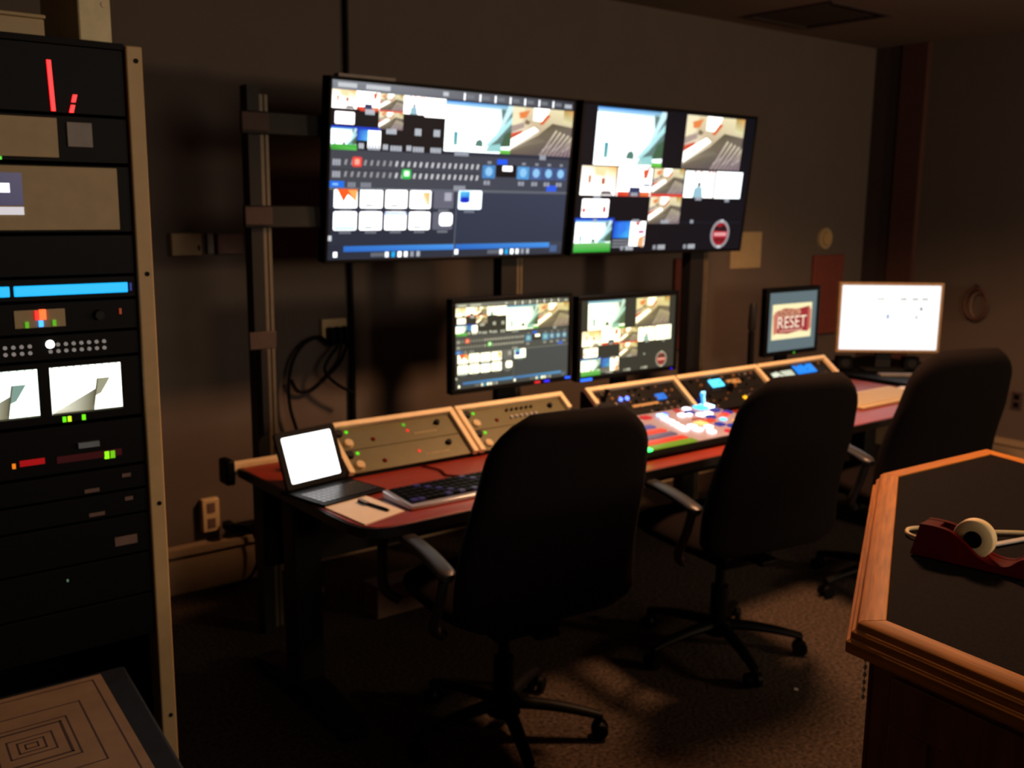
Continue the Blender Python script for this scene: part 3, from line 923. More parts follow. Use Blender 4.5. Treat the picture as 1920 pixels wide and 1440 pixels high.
# small picture monitor and blue display on the last bay
E_rot = Matrix(((1, 0, 0), (0, -NV.y, DV.y), (0, -NV.z, DV.z)))
SR = Screen(0.17, 0.085)
SR.rect(0, 0, 1, 1, (70, 72, 60), 0)
SR.poly([(0, 0.1), (0.3, 0), (0.5, 0.4), (0.35, 0.9), (0, 1)], (225, 228, 205), 1)
SR.poly([(0.45, 0.0), (1, 0.0), (1, 0.55), (0.8, 0.4), (0.6, 0.7)], (205, 210, 185), 1)
SR.poly([(0.1, 0.5), (0.3, 0.3), (0.4, 0.5), (0.2, 0.75)], (60, 62, 50), 2)
so = SR.build(pu, 'picture_screen')
pos = slope(4.12, 0.56, 0.009)
so.matrix_local = Matrix.Translation(pos - WM[pu.name].translation) @ E_rot.to_4x4()
slab(MB(), 4.235, 4.39, 0.60, 0.86, 0.006, 0.011).build('display', led((20, 130, 240), 1.1), pu)

# ---------------------------------------------------------------- video switcher panel
t = thing('video_switcher', 'video switcher panel with glowing rows of buttons lying on the desk', 'control panel', (2.83, 2.7, DT + 0.001))
SX0, SX1, SY0, SY1 = 2.25, 3.39, 2.50, 2.905


def sw(x, y, h=0.0):
    return Vector((x, y, 0.766 + (y - SY0) / (SY1 - SY0) * 0.024 + h))


MB().prism([(SY0, DT + 0.001), (SY0 - 0.012, 0.745), (SY0, 0.762), (SY1, 0.786), (SY1, DT + 0.001)], SX0, SX1, fn=lambda p, q, r: (r, p, q)).build('case', M_black, t, bevel=0.003)


def swslab(mb, x0, x1, y0, y1, h0, h1):
    vs = [sw(x, y, h) for h in (h0, h1) for x, y in ((x0, y0), (x1, y0), (x1, y1), (x0, y1))]
    return mb.add(vs, [(0, 3, 2, 1), (4, 5, 6, 7), (0, 1, 5, 4), (1, 2, 6, 5), (2, 3, 7, 6), (3, 0, 4, 7)])


face = swslab(MB(), SX0 + 0.01, SX1 - 0.008, SY0 + 0.004, SY1 - 0.006, -0.003, 0.0).build('face_plate', mat('grey_lilac_plate', (168, 158, 176), 0.4, var=0.05), t)
rows = [(2.515, (120, 150, 30), 0.9, 'green'), (2.563, (235, 62, 40), 1.0, 'red'), (2.620, (165, 135, 160), 0.35, 'lilac'), (2.675, (235, 62, 40), 1.0, 'red'), (2.735, (125, 115, 200), 0.4, 'violet')]
for y, c, s_, nm in rows:
    for k in range(9):
        x = 2.30 + 0.0655 * k
        if y < 2.52:
            x0, x1 = x, x + 0.0635
        else:
            x0, x1 = x, x + 0.0645
        swslab(MB(), x0, x1, y - 0.017, y + 0.017, 0.0005, 0.007).build('button', led(c, s_), face)


def pad(x, y, w_, c, s_, d=None):
    d = d or w_
    swslab(MB(), x - w_ / 2, x + w_ / 2, y - d / 2, y + d / 2, 0.0005, 0.010).build('lit_button', led(c, s_), face, bevel=0.003)


pad(2.62, 2.505, 0.03, (60, 255, 110), 3.5)
WHT = (255, 250, 255)
for x, y, w_ in ((3.02, 2.795, .04), (3.01, 2.755, .045), (2.995, 2.715, .045), (2.98, 2.675, .045), (2.968, 2.64, .045), (3.03, 2.655, .05), (3.015, 2.61, .05), (3.23, 2.865, .045), (3.13, 2.80, .045), (3.165, 2.79, .03), (3.21, 2.765, .05), (3.255, 2.765, .05), (3.04, 2.56, .045), (3.085, 2.615, .045)):
    pad(x, y, w_ * 0.62, WHT, 2.6)
pad(3.045, 2.835, .035, (140, 190, 255), 3.0)
pad(3.075, 2.845, .02, (60, 110, 255), 1.5)
pad(2.96, 2.845, .04, (210, 30, 40), 0.9)
pad(3.17, 2.865, .025, (215, 60, 60), 0.7)
pad(3.10, 2.67, .045, (255, 190, 110), 1.5)
pad(3.16, 2.68, .06, (230, 70, 40), 0.9, .03)
pad(3.14, 2.72, .05, (220, 110, 90), 0.6, .03)
pad(3.395 - 0.04, 2.86, .05, (190, 235, 255), 4.0)
pad(3.31, 2.855, .05, (60, 190, 255), 2.5)
pad(3.27, 2.70, .03, (250, 90, 60), 1.4)
pad(3.31, 2.72, .03, (240, 60, 50), 1.3)
pad(3.24, 2.67, .025, (110, 210, 255), 1.8)
pad(3.28, 2.62, .035, (255, 180, 60), 2.0)
pad(3.11, 2.535, .025, (220, 40, 50), 1.0)
pad(3.33, 2.62, .05, (170, 110, 60), 0.5)
for x, y in ((3.20, 2.82), (3.22, 2.72), (3.16, 2.62), (3.19, 2.58), (3.33, 2.79), (3.35, 2.74)):
    pad(x, y, .035, (60, 70, 190), 0.5)
MB().tube([sw(3.33, 2.86, 0.011), sw(3.33, 2.865, 0.04), sw(3.33, 2.868, 0.062)], [0.006, 0.006, 0.010], 10).build('lever', led((60, 170, 255), 1.2), t)
MB().tube([sw(3.36, 2.88, 0.011), sw(3.36, 2.885, 0.04), sw(3.36, 2.888, 0.062)], [0.006, 0.006, 0.010], 10).build('lever', led((160, 225, 255), 2.5), t)

# ---------------------------------------------------------------- things on the desk, left
rz = math.radians(11)
t = thing('tablet', 'tablet with a blank white screen standing in a black keyboard folio', 'tablet', (1.475, 2.90, DT + 0.001), (0, 0, rz))
MB().prism(rrect(-0.128, -0.205, 0.128, 0.02, 0.008), 0, 0.010).build('keyboard_folio', M_black, t, False, bevel=0.002)
kf = MB()
for r in range(5):
    for k in range(12):
        kf.box((-0.112 + k * 0.0188, -0.185 + r * 0.024, 0.010), (-0.096 + k * 0.0188, -0.165 + r * 0.024, 0.0125))
kf.build('key_field', mat('folio_keys', (40, 42, 46), 0.35), t, False)
L = math.radians(-21)
R = Matrix.Translation((0, -0.018, 0.014)) @ Matrix.Rotation(L, 4, 'X')
MB().prism(rrect(-0.122, 0, 0.122, 0.19, 0.010), 0, 0.011, fn=lambda p, q, r: R @ Vector((p, r, q))).build('tablet_body', M_black, t, False, bevel=0.002)
ts = Screen(0.200, 0.152)
ts.poly([(a_, b_ * 1.0) for a_, b_ in [(p[0] / 0.2, p[1] / 0.152) for p in rrect(0, 0, 0.2, 0.152, 0.006)]], (255, 255, 255), 0)
o = ts.build(t)
o.matrix_local = R @ Matrix.Translation((0, -0.0006, 0.095))

o = MB().prism([(1.388, 2.735), (1.552, 2.776), (1.567, 2.500), (1.405, 2.455)], DT + 0.0005, DT + 0.004).build('paper_pad', M_paper)
tag(o, 'white sheet of notepaper in front of the tablet', 'paper')
pa, pb = Vector((1.50, 2.66, DT + 0.009)), Vector((1.525, 2.515, DT + 0.009))
t = thing('pen', 'dark pen lying across the white notepaper', 'pen', pa)
d = (pb - pa)
MB().tube([pa, pa + d * 0.75], 0.0048, 10).build('barrel', M_dark, t)
MB().tube([pa + d * 0.75, pa + d * 0.93, pb], [0.0049, 0.004, 0.001], 10).build('grip', M_black, t)
MB().box((pa.x - 0.001, pa.y - 0.05, pa.z + 0.004), (pa.x + 0.009, pa.y, pa.z + 0.007)).build('clip', M_silver, t)

t = thing('keyboard', 'black-keyed silver-edged keyboard on the red desk beside the white notepaper', 'keyboard', (1.81, 2.58, DT + 0.001))
MB().prism([(2.493, DT + 0.001), (2.493, DT + 0.013), (2.662, DT + 0.026), (2.662, DT + 0.001)], 1.588, 2.03, fn=lambda p, q, r: (r, p, q)).build('base', M_silver, t, bevel=0.003)
kt = MB().prism([(2.515, DT + 0.0147), (2.515, DT + 0.018), (2.655, DT + 0.0285), (2.655, DT + 0.0255)], 1.606, 2.024, fn=lambda p, q, r: (r, p, q)).build('key_tray', M_black, t)
mk = mat('purple_reflection_keys', (34, 32, 44), 0.35, emit=(60, 50, 140), estr=0.10)  # purple reflections on some keys, put in as a faint glow
for r in range(5):
    for k in range(16):
        x = 1.612 + k * 0.0256
        y = 2.520 + r * 0.0265
        z = DT + 0.0182 + r * 0.002
        MB().box((x, y, z), (x + 0.021, y + 0.021, z + 0.006)).build('key', mk if (r == 0 and k % 4 == 1) or (r + k) % 7 == 0 else M_black, kt)
pts = smooth_path([(1.95, 2.664, DT + 0.005), (1.93, 2.72, DT + 0.005), (1.90, 2.76, DT + 0.005), (1.92, 2.83, DT + 0.005), (1.90, 2.915, DT + 0.005)])
tag(MB().tube(pts, 0.0035).build('keyboard_cable', M_maroon), 'thin dark cable curling from the keyboard back to the console', 'cable')

# ---------------------------------------------------------------- things on the desk, right
t = thing('keyboard', 'ivory keyboard on the right end of the desk by the silver monitor', 'keyboard', (4.4, 2.67, DT + 0.001))
MB().prism([(2.575, DT + 0.001), (2.575, DT + 0.014), (2.775, DT + 0.03), (2.775, DT + 0.001)], 4.12, 4.65, fn=lambda p, q, r: (r, p, q)).build('base', M_ivory, t, bevel=0.004)
kf = MB()
for r in range(5):
    for k in range(20):
        x, y = 4.135 + k * 0.0252, 2.60 + r * 0.033
        z = DT + 0.0162 + r * 0.0026
        kf.box((x, y, z), (x + 0.022, y + 0.028, z + 0.005))
kf.build('key_field', M_ivory, t)
t = thing('mouse', 'white mouse to the right of the ivory keyboard', 'mouse', (4.705, 2.705, DT + 0.001))
rings = []
for i in range(9):
    a_ = PI * i / 8
    zz = math.sin(a_ / 2)
    q = 1 - (i / 8) ** 2 * 1.0
    k = math.cos(a_ / 2)
    rings.append([Vector((0.034 * k * math.cos(th), 0.058 * k * math.sin(th), 0.030 * math.sin(a_ / 2))) for th in [2 * PI * j / 20 for j in range(20)]])
MB().loft(rings[:-1]).build('shell', M_white, t, False)
MB().box((-0.002, 0.02, 0.024), (0.002, 0.036, 0.0285)).build('wheel', M_greyp, t, False)

t = thing('side_table', 'low black side table at the right end of the desk under the silver monitor', 'table', (5.2, 3.1, 0))
MB().prism(rrect(4.85, 2.72, 5.62, 3.50, 0.02), 0.715, 0.75).build('table_top', M_black, t, bevel=0.003)
for x in (4.88, 5.55):
    for y in (2.75, 3.43):
        MB().box((x, y, 0), (x + 0.04, y + 0.04, 0.714)).build('leg', M_black, t)
for lb, x, y in (('small dark speaker left of the silver monitor stand', 4.99, 3.265), ('small dark speaker right of the silver monitor stand', 5.285, 3.03)):
    t = thing('speaker', lb, 'speaker', (x, y, 0.751), (0, 0, math.radians(-38)), 'pair of small speakers under the silver monitor')
    MB().box((-0.045, -0.03, 0), (0.045, 0.03, 0.075)).build('cabinet', M_black, t, False, bevel=0.006)
    MB().cyl((0, -0.030, 0.04), (0, -0.034, 0.04), 0.026, 0.024).build('driver', M_dark, t, False)
tag(MB().prism([(4.93, 2.99), (5.13, 2.83), (5.16, 2.87), (4.96, 3.03)], 0.751, 0.765).build('slim_box', M_greyp, bevel=0.002), 'flat grey box lying before the silver monitor stand', 'box')

# microphone at the small monitor
t = thing('desk_microphone', 'thin dark microphone on a short stand left of the RADICAL RESET monitor', 'microphone', (4.03, 3.165, DT + 0.001))
MB().cyl((4.03, 3.165, DT + 0.001), (4.03, 3.165, DT + 0.016), 0.045, 0.04).build('base', M_black, t)
MB().tube([(4.03, 3.165, DT + 0.016), (4.025, 3.165, 1.04)], [0.018, 0.016], 12).build('stem', M_black, t)
MB().tube([(4.025, 3.165, 1.04), (4.025, 3.165, 1.06), (4.03, 3.165, 1.17), (4.03, 3.165, 1.185)], [0.012, 0.020, 0.020, 0.012], 12).build('head', M_dark, t)


# ---------------------------------------------------------------- office chairs
def superring(cx, cy, cz, hx, hy, n=28, e=2.6, tilt=0.0):
    out = []
    for j in range(n):
        th = 2 * PI * j / n
        c, s_ = math.cos(th), math.sin(th)
        x = hx * math.copysign(abs(c) ** (2 / e), c)
        y = hy * math.copysign(abs(s_) ** (2 / e), s_)
        out.append(Vector((cx + x, cy + y, cz + tilt * y)))
    return out


def make_chair(label, loc, ang):
    t = thing('office_chair', label, 'chair', loc, (0, 0, math.radians(ang - 90)), 'high-backed office chairs at the desk')
    # back cushion: wide, rounded top, leaning backwards
    rings = []
    N = 22
    for i in range(N + 1):
        u = i / N
        z = 0.48 + 0.635 * u
        hw = 0.305 + 0.010 * math.sin(PI * u) - 0.065 * u
        if u < 0.1:
            hw *= math.sqrt(1 - ((0.1 - u) / 0.1) ** 2 * 0.45)
        if u > 0.80:
            hw *= math.sqrt(max(0.0, 1 - ((u - 0.80) / 0.2) ** 2 * 0.62))
        th = 0.052 + 0.012 * math.sin(PI * u)
        if u > 0.88:
            th *= math.sqrt(max(0.02, 1 - ((u - 0.88) / 0.12) ** 2 * 0.9))
        if u < 0.08:
            th *= math.sqrt(max(0.05, 1 - ((0.08 - u) / 0.08) ** 2 * 0.8))
        yc = -0.25 - 0.02 * math.sin(PI * min(1, u * 1.6)) * -1 - 0.13 * u ** 1.4
        rings.append(superring(0, yc, z, hw, th))
    MB().loft(rings).build('backrest', M_fabric, t, False, sharp=60)
    # seat cushion
    rings = []
    for i in range(9):
        u = i / 8
        k = math.sin(PI * (0.08 + 0.84 * u)) ** 0.35
        rings.append(superring(0, 0.03, 0.43 + 0.10 * u, 0.265 * k, 0.265 * k, e=4.0))
    MB().loft(rings).build('seat', M_fabric, t, False, sharp=60)
    MB().box((-0.11, -0.15, 0.385), (0.11, 0.12, 0.43)).box((-0.04, -0.26, 0.42), (0.04, -0.14, 0.44)).build('mechanism', M_black, t, False, bevel=0.005)
    MB().cyl((0, 0, 0.10), (0, 0, 0.26), 0.032).cyl((0, 0, 0.26), (0, 0, 0.386), 0.018).build('gas_column', M_black, t, False)
    MB().cyl((0, 0, 0.075), (0, 0, 0.13), 0.055, 0.045).build('hub', M_black, t, False)
    for s_ in (-1, 1):
        x = s_ * 0.305
        path = smooth_path([(x * 0.86, 0.20, 0.425), (x, 0.225, 0.47), (x, 0.24, 0.58), (x, 0.215, 0.648)])
        MB().tube(path, 0.016, 10).build('arm_support', M_arm, t, False)
        path2 = smooth_path([(x * 0.86, -0.10, 0.425), (x, -0.13, 0.47), (x, -0.17, 0.56), (x, -0.195, 0.635)])
        MB().tube(path2, 0.016, 10).build('arm_support', M_arm, t, False)
        prof = smooth_path([(x, 0.265, 0.625), (x, 0.245, 0.655), (x, 0.15, 0.678), (x, 0.03, 0.682), (x, -0.09, 0.675), (x, -0.19, 0.658), (x, -0.225, 0.645)], 6)
        rr = []
        for i, q in enumerate(prof):
            e_ = min(1.0, 0.55 + 0.9 * min(i, len(prof) - 1 - i) / 8)
            tdir = (prof[min(i + 1, len(prof) - 1)] - prof[max(i - 1, 0)]).normalized()
            nn = Vector((1, 0, 0)).cross(tdir).normalized()
            if nn.z < 0:
                nn = -nn
            rr.append([q + Vector((1, 0, 0)) * (0.029 * e_ * math.copysign(abs(math.cos(a)) ** 0.7, math.cos(a))) + nn * (0.014 * math.copysign(abs(math.sin(a)) ** 0.8, math.sin(a))) for a in [2 * PI * j / 14 for j in range(14)]])
        MB().loft(rr).build('armrest', M_arm, t, False, sharp=60)
    for k in range(5):
        a_ = math.radians(90 + 72 * k + 20)
        dx, dy = math.cos(a_), math.sin(a_)
        rings = []
        for i in range(8):
            u = i / 7
            r_ = 0.04 + 0.27 * u
            z = 0.108 - 0.035 * u ** 2
            hw, hh = 0.026 - 0.008 * u, 0.020 - 0.006 * u
            c0 = Vector((dx * r_, dy * r_, z))
            sd = Vector((-dy, dx, 0))
            rings.append([c0 + sd * (hw * math.cos(q)) + Vector((0, 0, hh * math.sin(q))) for q in [2 * PI * j / 10 for j in range(10)]])
        lg = MB().loft(rings).build('base_leg', M_black, t, False)
        cx, cy = dx * 0.305, dy * 0.305
        sd = Vector((-dy, dx, 0))
        c0 = Vector((cx, cy, 0.0285))
        cm = MB()
        for s_ in (-1, 1):
            cm.cyl(c0 + sd * (s_ * 0.010), c0 + sd * (s_ * 0.027), 0.028, 0.025, 18)
        cm.cyl(c0 - sd * 0.010, c0 + sd * 0.010, 0.008, n=10)
        cm.cyl(c0 + Vector((0, 0, 0.008)), Vector((cx, cy, 0.078)), 0.010, n=10)
        cm.build('caster', M_black, lg, False)
    return t


ch = make_chair('high-backed black office chair nearest the camera in front of the left desk keyboard', (1.815, 2.32, 0), 82)
for lb, loc, an in (('high-backed black office chair in front of the glowing switcher panel', (2.83, 2.31, 0), 80),
                    ('high-backed black office chair farthest right behind the wooden counter', (3.91, 2.30, 0), 74)):
    c = copy_tree(ch)
    c.location = loc
    c.rotation_euler = (0, 0, math.radians(an - 90))
    c['label'] = lb

# ---------------------------------------------------------------- floor clutter
t = thing('storage_box', 'brown box on the floor under the left half of the desk', 'box', (2.08, 3.5, 0))
MB().box((1.95, 3.32, 0.0), (2.30, 3.42, 0.12)).build('box_body', M_label, t, bevel=0.004)
MB().box((1.945, 3.315, 0.121), (2.305, 3.425, 0.14)).build('box_lid', M_label, t, bevel=0.003)
tag(MB().prism([(2.80, 1.925), (2.812, 1.93), (2.806, 1.942), (2.797, 1.936)], 0.0005, 0.003).build('paper_scrap', M_white), 'tiny white paper scrap on the carpet right of the chairs', 'paper')

# ---------------------------------------------------------------- wooden counter, right foreground
CT = 1.0
c1, c2, c3 = Vector((1.365, 0.854)), Vector((2.232, 1.352)), Vector((2.735, 1.325))
c4, c5 = Vector((2.55, 0.62)), Vector((1.315, 0.30))
outer = [c1, c2, c3, c4, c5]


def inset(poly, d):
    out = []
    n = len(poly)
    cen = sum(poly, Vector((0, 0))) / n
    for i in range(n):
        p0, p1, p2 = poly[i - 1], poly[i], poly[(i + 1) % n]
        e1, e2 = (p1 - p0).normalized(), (p2 - p1).normalized()
        n1, n2 = Vector((-e1.y, e1.x)), Vector((-e2.y, e2.x))
        if n1.dot(cen - p1) < 0:
            n1 = -n1
        if n2.dot(cen - p1) < 0:
            n2 = -n2
        k = (n1 + n2)
        k = k / k.dot(n1)
        out.append(p1 + k * d)
    return out


t = thing('wooden_counter', 'angular wooden counter with an oak rim and black top in the right foreground', 'counter', (2.0, 0.9, 0))
inn = inset(outer, 0.058)
bod = inset(outer, 0.045)
MB().prism([tuple(p) for p in inset(outer, 0.0585)], CT - 0.03, CT - 0.0025).build('counter_top', M_lam, t)
n = len(outer)
for i in range(n):
    a_, b_ = outer[i], outer[(i + 1) % n]
    ai, bi = inn[i], inn[(i + 1) % n]
    m1, m2 = inset(outer, 0.012), inset(outer, 0.022)
    rings = []
    prof = [(0.0, -0.052), (0.0, -0.034), (0.007, -0.030), (0.007, -0.018), (0.014, -0.014), (0.016, -0.004), (0.022, 0.0), (0.058, 0.0), (0.058, -0.02), (0.04, -0.052)]
    for which in (i, (i + 1) % n):
        rings.append([Vector((inset(outer, d_)[which].x, inset(outer, d_)[which].y, CT + z_)) for d_, z_ in prof])
    e = MB().loft(rings).build('rim_rail', mat('oak_rim_%d' % i, (178, 108, 28), 0.6, var=0.30, scale=9, spec=0.2, grain=math.atan2((b_ - a_).y, (b_ - a_).x)), t, bevel=0.0015)
MB().prism([tuple(p) for p in bod], 0.0, CT - 0.054).build('counter_body', M_oak_dark, t)
for i in (0, 4):
    a_, b_ = bod[i], bod[(i + 1) % n]
    e = (b_ - a_).normalized()
    nrm = Vector((e.y, -e.x))
    cen = sum(bod, Vector((0, 0))) / n
    if nrm.dot(cen - a_) > 0:
        nrm = -nrm
    ln = (b_ - a_).length
    pm = MB()
    for s0, s1, z0, z1 in ((0.04, ln - 0.04, 0.84, 0.92), (0.04, ln - 0.04, 0.02, 0.12), (0.04, 0.11, 0.12, 0.84), (ln - 0.11, ln - 0.04, 0.12, 0.84)):
        q = [a_ + e * s0, a_ + e * s1, a_ + e * s1 + nrm * 0.008, a_ + e * s0 + nrm * 0.008]
        pm.prism([tuple(x) for x in q], z0, z1)
    pm.build('panel_frame', M_oak_dark, t, bevel=0.002)
# string of small light beads on the corner
bd = MB()
for i in range(6):
    c0 = Vector((bod[0].x - 0.006, bod[0].y + 0.012, 0.93 - 0.013 * i))
    bd.tube([c0 + Vector((0, 0, -0.004)), c0 + Vector((0, 0, -0.002)), c0 + Vector((0, 0, 0.002)), c0 + Vector((0, 0, 0.004))], [0.0012, 0.003, 0.003, 0.0012], 8)
bd.tube([(bod[0].x - 0.006, bod[0].y + 0.012, 0.943), (bod[0].x - 0.006, bod[0].y + 0.012, 0.86)], 0.0008, 5)
bd.build('bead_string', M_white, t)

# tape dispenser
D0 = Vector((1.752, 0.957, CT))
dl = Vector((0.17, -0.985, 0)).normalized()
dw = Vector((0.985, 0.17, 0)).normalized()
t = thing('tape_dispenser', 'maroon desktop tape dispenser on the black counter top', 'tape dispenser', D0)
prof = smooth_path([(0.0, 0.060), (0.025, 0.061), (0.055, 0.057), (0.080, 0.042), (0.105, 0.022), (0.130, 0.013), (0.155, 0.016), (0.175, 0.030), (0.188, 0.036)], 5)
prof = [(p.x, p.y) for p in [Vector((a, b, 0)) for a, b, _ in [tuple(x) for x in [Vector((q[0], q[1], 0)) for q in prof]]]] if False else [(p[0], p[1]) for p in smooth_path([(0.0, 0.060, 0), (0.025, 0.061, 0), (0.055, 0.057, 0), (0.080, 0.042, 0), (0.105, 0.022, 0), (0.130, 0.013, 0), (0.155, 0.016, 0), (0.175, 0.030, 0), (0.188, 0.036, 0)], 5)]


def dp(s_, w_, z):
    flare = 0.012 * max(0, (0.04 - z) / 0.04)
    return D0 + dl * (s_ + (-flare if s_ < 0.05 else flare * s_ / 0.19)) + dw * (w_ + (flare * 0.6 if w_ > 0.03 else -flare * 0.6)) + Vector((0, 0, z + 0.001))


for nm, w0, w1 in (('side_wall', 0.0, 0.010), ('side_wall', 0.044, 0.054)):
    mb = MB()
    vs, fs = [], []
    k = len(prof)
    for w_ in (w0, w1):
        for s_, z in prof:
            vs.append(dp(s_, w_, z))
        for s_, z in prof:
            vs.append(dp(s_, w_, 0.0))
    for i in range(k - 1):
        fs += [(i, i + 1, k + i + 1, k + i), (2 * k + i, 2 * k + i + 1, 3 * k + i + 1, 3 * k + i), (i, i + 1, 2 * k + i + 1, 2 * k + i), (k + i, k + i + 1, 3 * k + i + 1, 3 * k + i)]
    fs += [(0, k, 3 * k, 2 * k), (k - 1, 2 * k - 1, 4 * k - 1, 3 * k - 1)]
    mb.add(vs, fs)
    mb.build(nm, M_maroon, t, sharp=50)
# top deck between the walls, leaving a slot and the reel well
deck = MB()
for s0, s1 in ((0.0, 0.036), (0.108, 0.188)):
    q = [p for p in prof if s0 - 1e-6 <= p[0] <= s1 + 1e-6]
    rings = [[dp(s_, 0.0101, z - 0.001), dp(s_, 0.0439, z - 0.001), dp(s_, 0.0439, max(0.002, z - 0.012)), dp(s_, 0.0101, max(0.002, z - 0.012))] for s_, z in q]
    deck.loft(rings)
deck.build('deck', M_maroon, t)
MB().add([dp(0.0, 0.0101, 0.0), dp(0.188, 0.0101, 0.0), dp(0.188, 0.0439, 0.0), dp(0.0, 0.0439, 0.0), dp(0.0, 0.0101, 0.008), dp(0.188, 0.0101, 0.004), dp(0.188, 0.0439, 0.004), dp(0.0, 0.0439, 0.008)], [(0, 3, 2, 1), (4, 5, 6, 7), (0, 1, 5, 4), (1, 2, 6, 5), (2, 3, 7, 6), (3, 0, 4, 7)]).build('base_weight', M_black, t)
bl = MB()
for k in range(8):
    w_ = 0.012 + 0.004 * k
    bl.add([dp(0.187, w_, 0.036), dp(0.187, w_ + 0.004, 0.036), dp(0.192, w_ + 0.002, 0.042), dp(0.189, w_, 0.034), dp(0.189, w_ + 0.004, 0.034)], [(0, 1, 2), (3, 2, 4), (0, 2, 3), (1, 4, 2)])
bl.build('cutter_blade', M_silver, t)
RC = dp(0.092, 0.027, 0.046)
rt = thing('tape_roll', 'cream roll of tape sitting in the maroon dispenser', 'tape', RC)
ou, inr = [], []
rings = []
for j in range(40):
    th = 2 * PI * j / 40
    rad = dl * math.cos(th) + Vector((0, 0, 1)) * math.sin(th)
    rings.append([RC + rad * r_ + dw * q for r_, q in ((0.0165, -0.0125), (0.034, -0.0125), (0.0365, -0.010), (0.0365, 0.010), (0.034, 0.0125), (0.0165, 0.0125))])
MB().loft(rings, closed=True).build('roll', M_cream, rt, sharp=50)
rings = []
for j in range(32):
    th = 2 * PI * j / 32
    rad = dl * math.cos(th) + Vector((0, 0, 1)) * math.sin(th)
    rings.append([RC + rad * r_ + dw * q for r_, q in ((0.0128, -0.0115), (0.0163, -0.0115), (0.0163, 0.0115), (0.0128, 0.0115))])
MB().loft(rings, closed=True).build('core', M_black, rt, sharp=50)
MB().cyl(RC - dw * 0.0165, RC + dw * 0.0165, 0.0125).build('hub', M_black, t)

pts = smooth_path([(1.845, 0.990, CT + 0.004), (1.835, 1.004, CT + 0.004), (1.842, 1.030, CT + 0.004), (1.872, 1.046, CT + 0.004), (1.905, 1.03, CT + 0.004), (1.945, 0.985, CT + 0.004), (1.985, 0.94, CT + 0.004), (2.04, 0.89, CT + 0.004), (2.12, 0.80, CT + 0.004), (2.2, 0.76, CT + 0.004)])
tag(MB().tube(pts, 0.0036).build('cream_cord', M_cream), 'thin cream cord looping behind the maroon tape dispenser', 'cord')
tag(MB().prism([(1.925, 0.900), (1.92, 0.888), (2.10, 0.845), (2.103, 0.857)], CT + 0.0005, CT + 0.0035).build('flat_strip', M_grey), 'pale grey flat strip on the counter right of the tape roll', 'strip')

# ---------------------------------------------------------------- equipment rack, left
RX0, RX1, RY, RZ = 0.12, 0.725, 2.15, 1.962
t = thing('equipment_rack', 'tall black equipment rack with a tan right-hand post', 'rack', (0.42, 2.45, 0))
MB().box((RX0, RY - 0.01, 0), (RX0 + 0.035, RY + 0.05, RZ)).build('post', M_tan, t, bevel=0.003)
MB().box((RX1 - 0.033, RY - 0.012, 0), (RX1, RY + 0.05, RZ - 0.003)).build('post', M_tan, t, bevel=0.003)
MB().box((RX0, RY + 0.055, 0.0), (RX1 - 0.002, RY + 0.06, 0.06)).box((RX0, RY + 0.6, 0.0), (RX1 - 0.002, RY + 0.62, RZ - 0.004)).build('back_panel', M_blackm, t)
MB().box((RX0 + 0.001, RY + 0.051, 0.06), (RX0 + 0.02, RY + 0.6, RZ - 0.004)).build('side_panel', M_blackm, t)
MB().box((RX1 - 0.02, RY + 0.051, 0.06), (RX1 - 0.001, RY + 0.6, RZ - 0.004)).build('side_panel', M_blackm, t)
MB().box((RX0 + 0.036, RY - 0.004, RZ - 0.012), (RX1 - 0.034, RY + 0.6, RZ)).build('top_panel', M_blackm, t)
MB().box((RX0, RY + 0.0505, 0), (RX1 - 0.001, RY + 0.6, 0.055)).build('plinth', M_blackm, t)
for z in (1.93, 1.50, 1.0, 0.5):
    MB().cyl((RX1 - 0.014, RY - 0.012, z), (RX1 - 0.014, RY - 0.014, z), 0.005, n=10).build('screw', M_blackm, t)
UX0, UX1 = RX0 + 0.038, RX1 - 0.036


def unit(name, label, cat, z0, z1, front=M_black, depth=0.3, x1=UX1):
    t = thing(name, label, cat, ((UX0 + x1) / 2, RY, z0), group='equipment stacked in the tan-posted rack')
    MB().box((UX0, RY + 0.006, z0 + 0.002), (x1, RY + depth, z1 - 0.002)).build('chassis', M_blackm, t)
    p = MB().box((UX0, RY - 0.002, z0 + 0.001), (x1, RY + 0.0055, z1 - 0.001)).build('face_plate', front, t, bevel=0.0015)
    return t, p


def fbox(p, name, x0, x1, z0, z1, m, d=0.004, bevel=0.0):
    return MB().box((x0, RY - 0.002 - d, z0), (x1, RY - 0.0022, z1)).build(name, m, p, bevel=bevel)


t, p = unit('level_meter', 'black rack meter with a tall red light bar at the top of the rack', 'meter', 1.818, 1.95)
MB().add([(0.542, RY - 0.006, 1.918), (0.550, RY - 0.006, 1.918), (0.553, RY - 0.006, 1.822), (0.545, RY - 0.006, 1.822), (0.542, RY - 0.0022, 1.918), (0.550, RY - 0.0022, 1.918), (0.553, RY - 0.0022, 1.822), (0.545, RY - 0.0022, 1.822)], [(0, 1, 2, 3), (0, 4, 5, 1), (1, 5, 6, 2), (2, 6, 7, 3), (3, 7, 4, 0)]).build('light_bar', led((255, 10, 25), 1.6), p)
for x, z in ((0.589, 1.848), (0.584, 1.828)):
    MB().add([(x - 0.002, RY - 0.006, z + 0.008), (x + 0.006, RY - 0.006, z + 0.008), (x + 0.002, RY - 0.006, z - 0.007), (x - 0.006, RY - 0.006, z - 0.007), (x - 0.002, RY - 0.0022, z + 0.008), (x + 0.006, RY - 0.0022, z + 0.008), (x + 0.002, RY - 0.0022, z - 0.007), (x - 0.006, RY - 0.0022, z - 0.007)], [(0, 1, 2, 3), (0, 4, 5, 1), (1, 5, 6, 2), (2, 6, 7, 3), (3, 7, 4, 0)]).build('light_segment', led((255, 10, 25), 1.6), p)

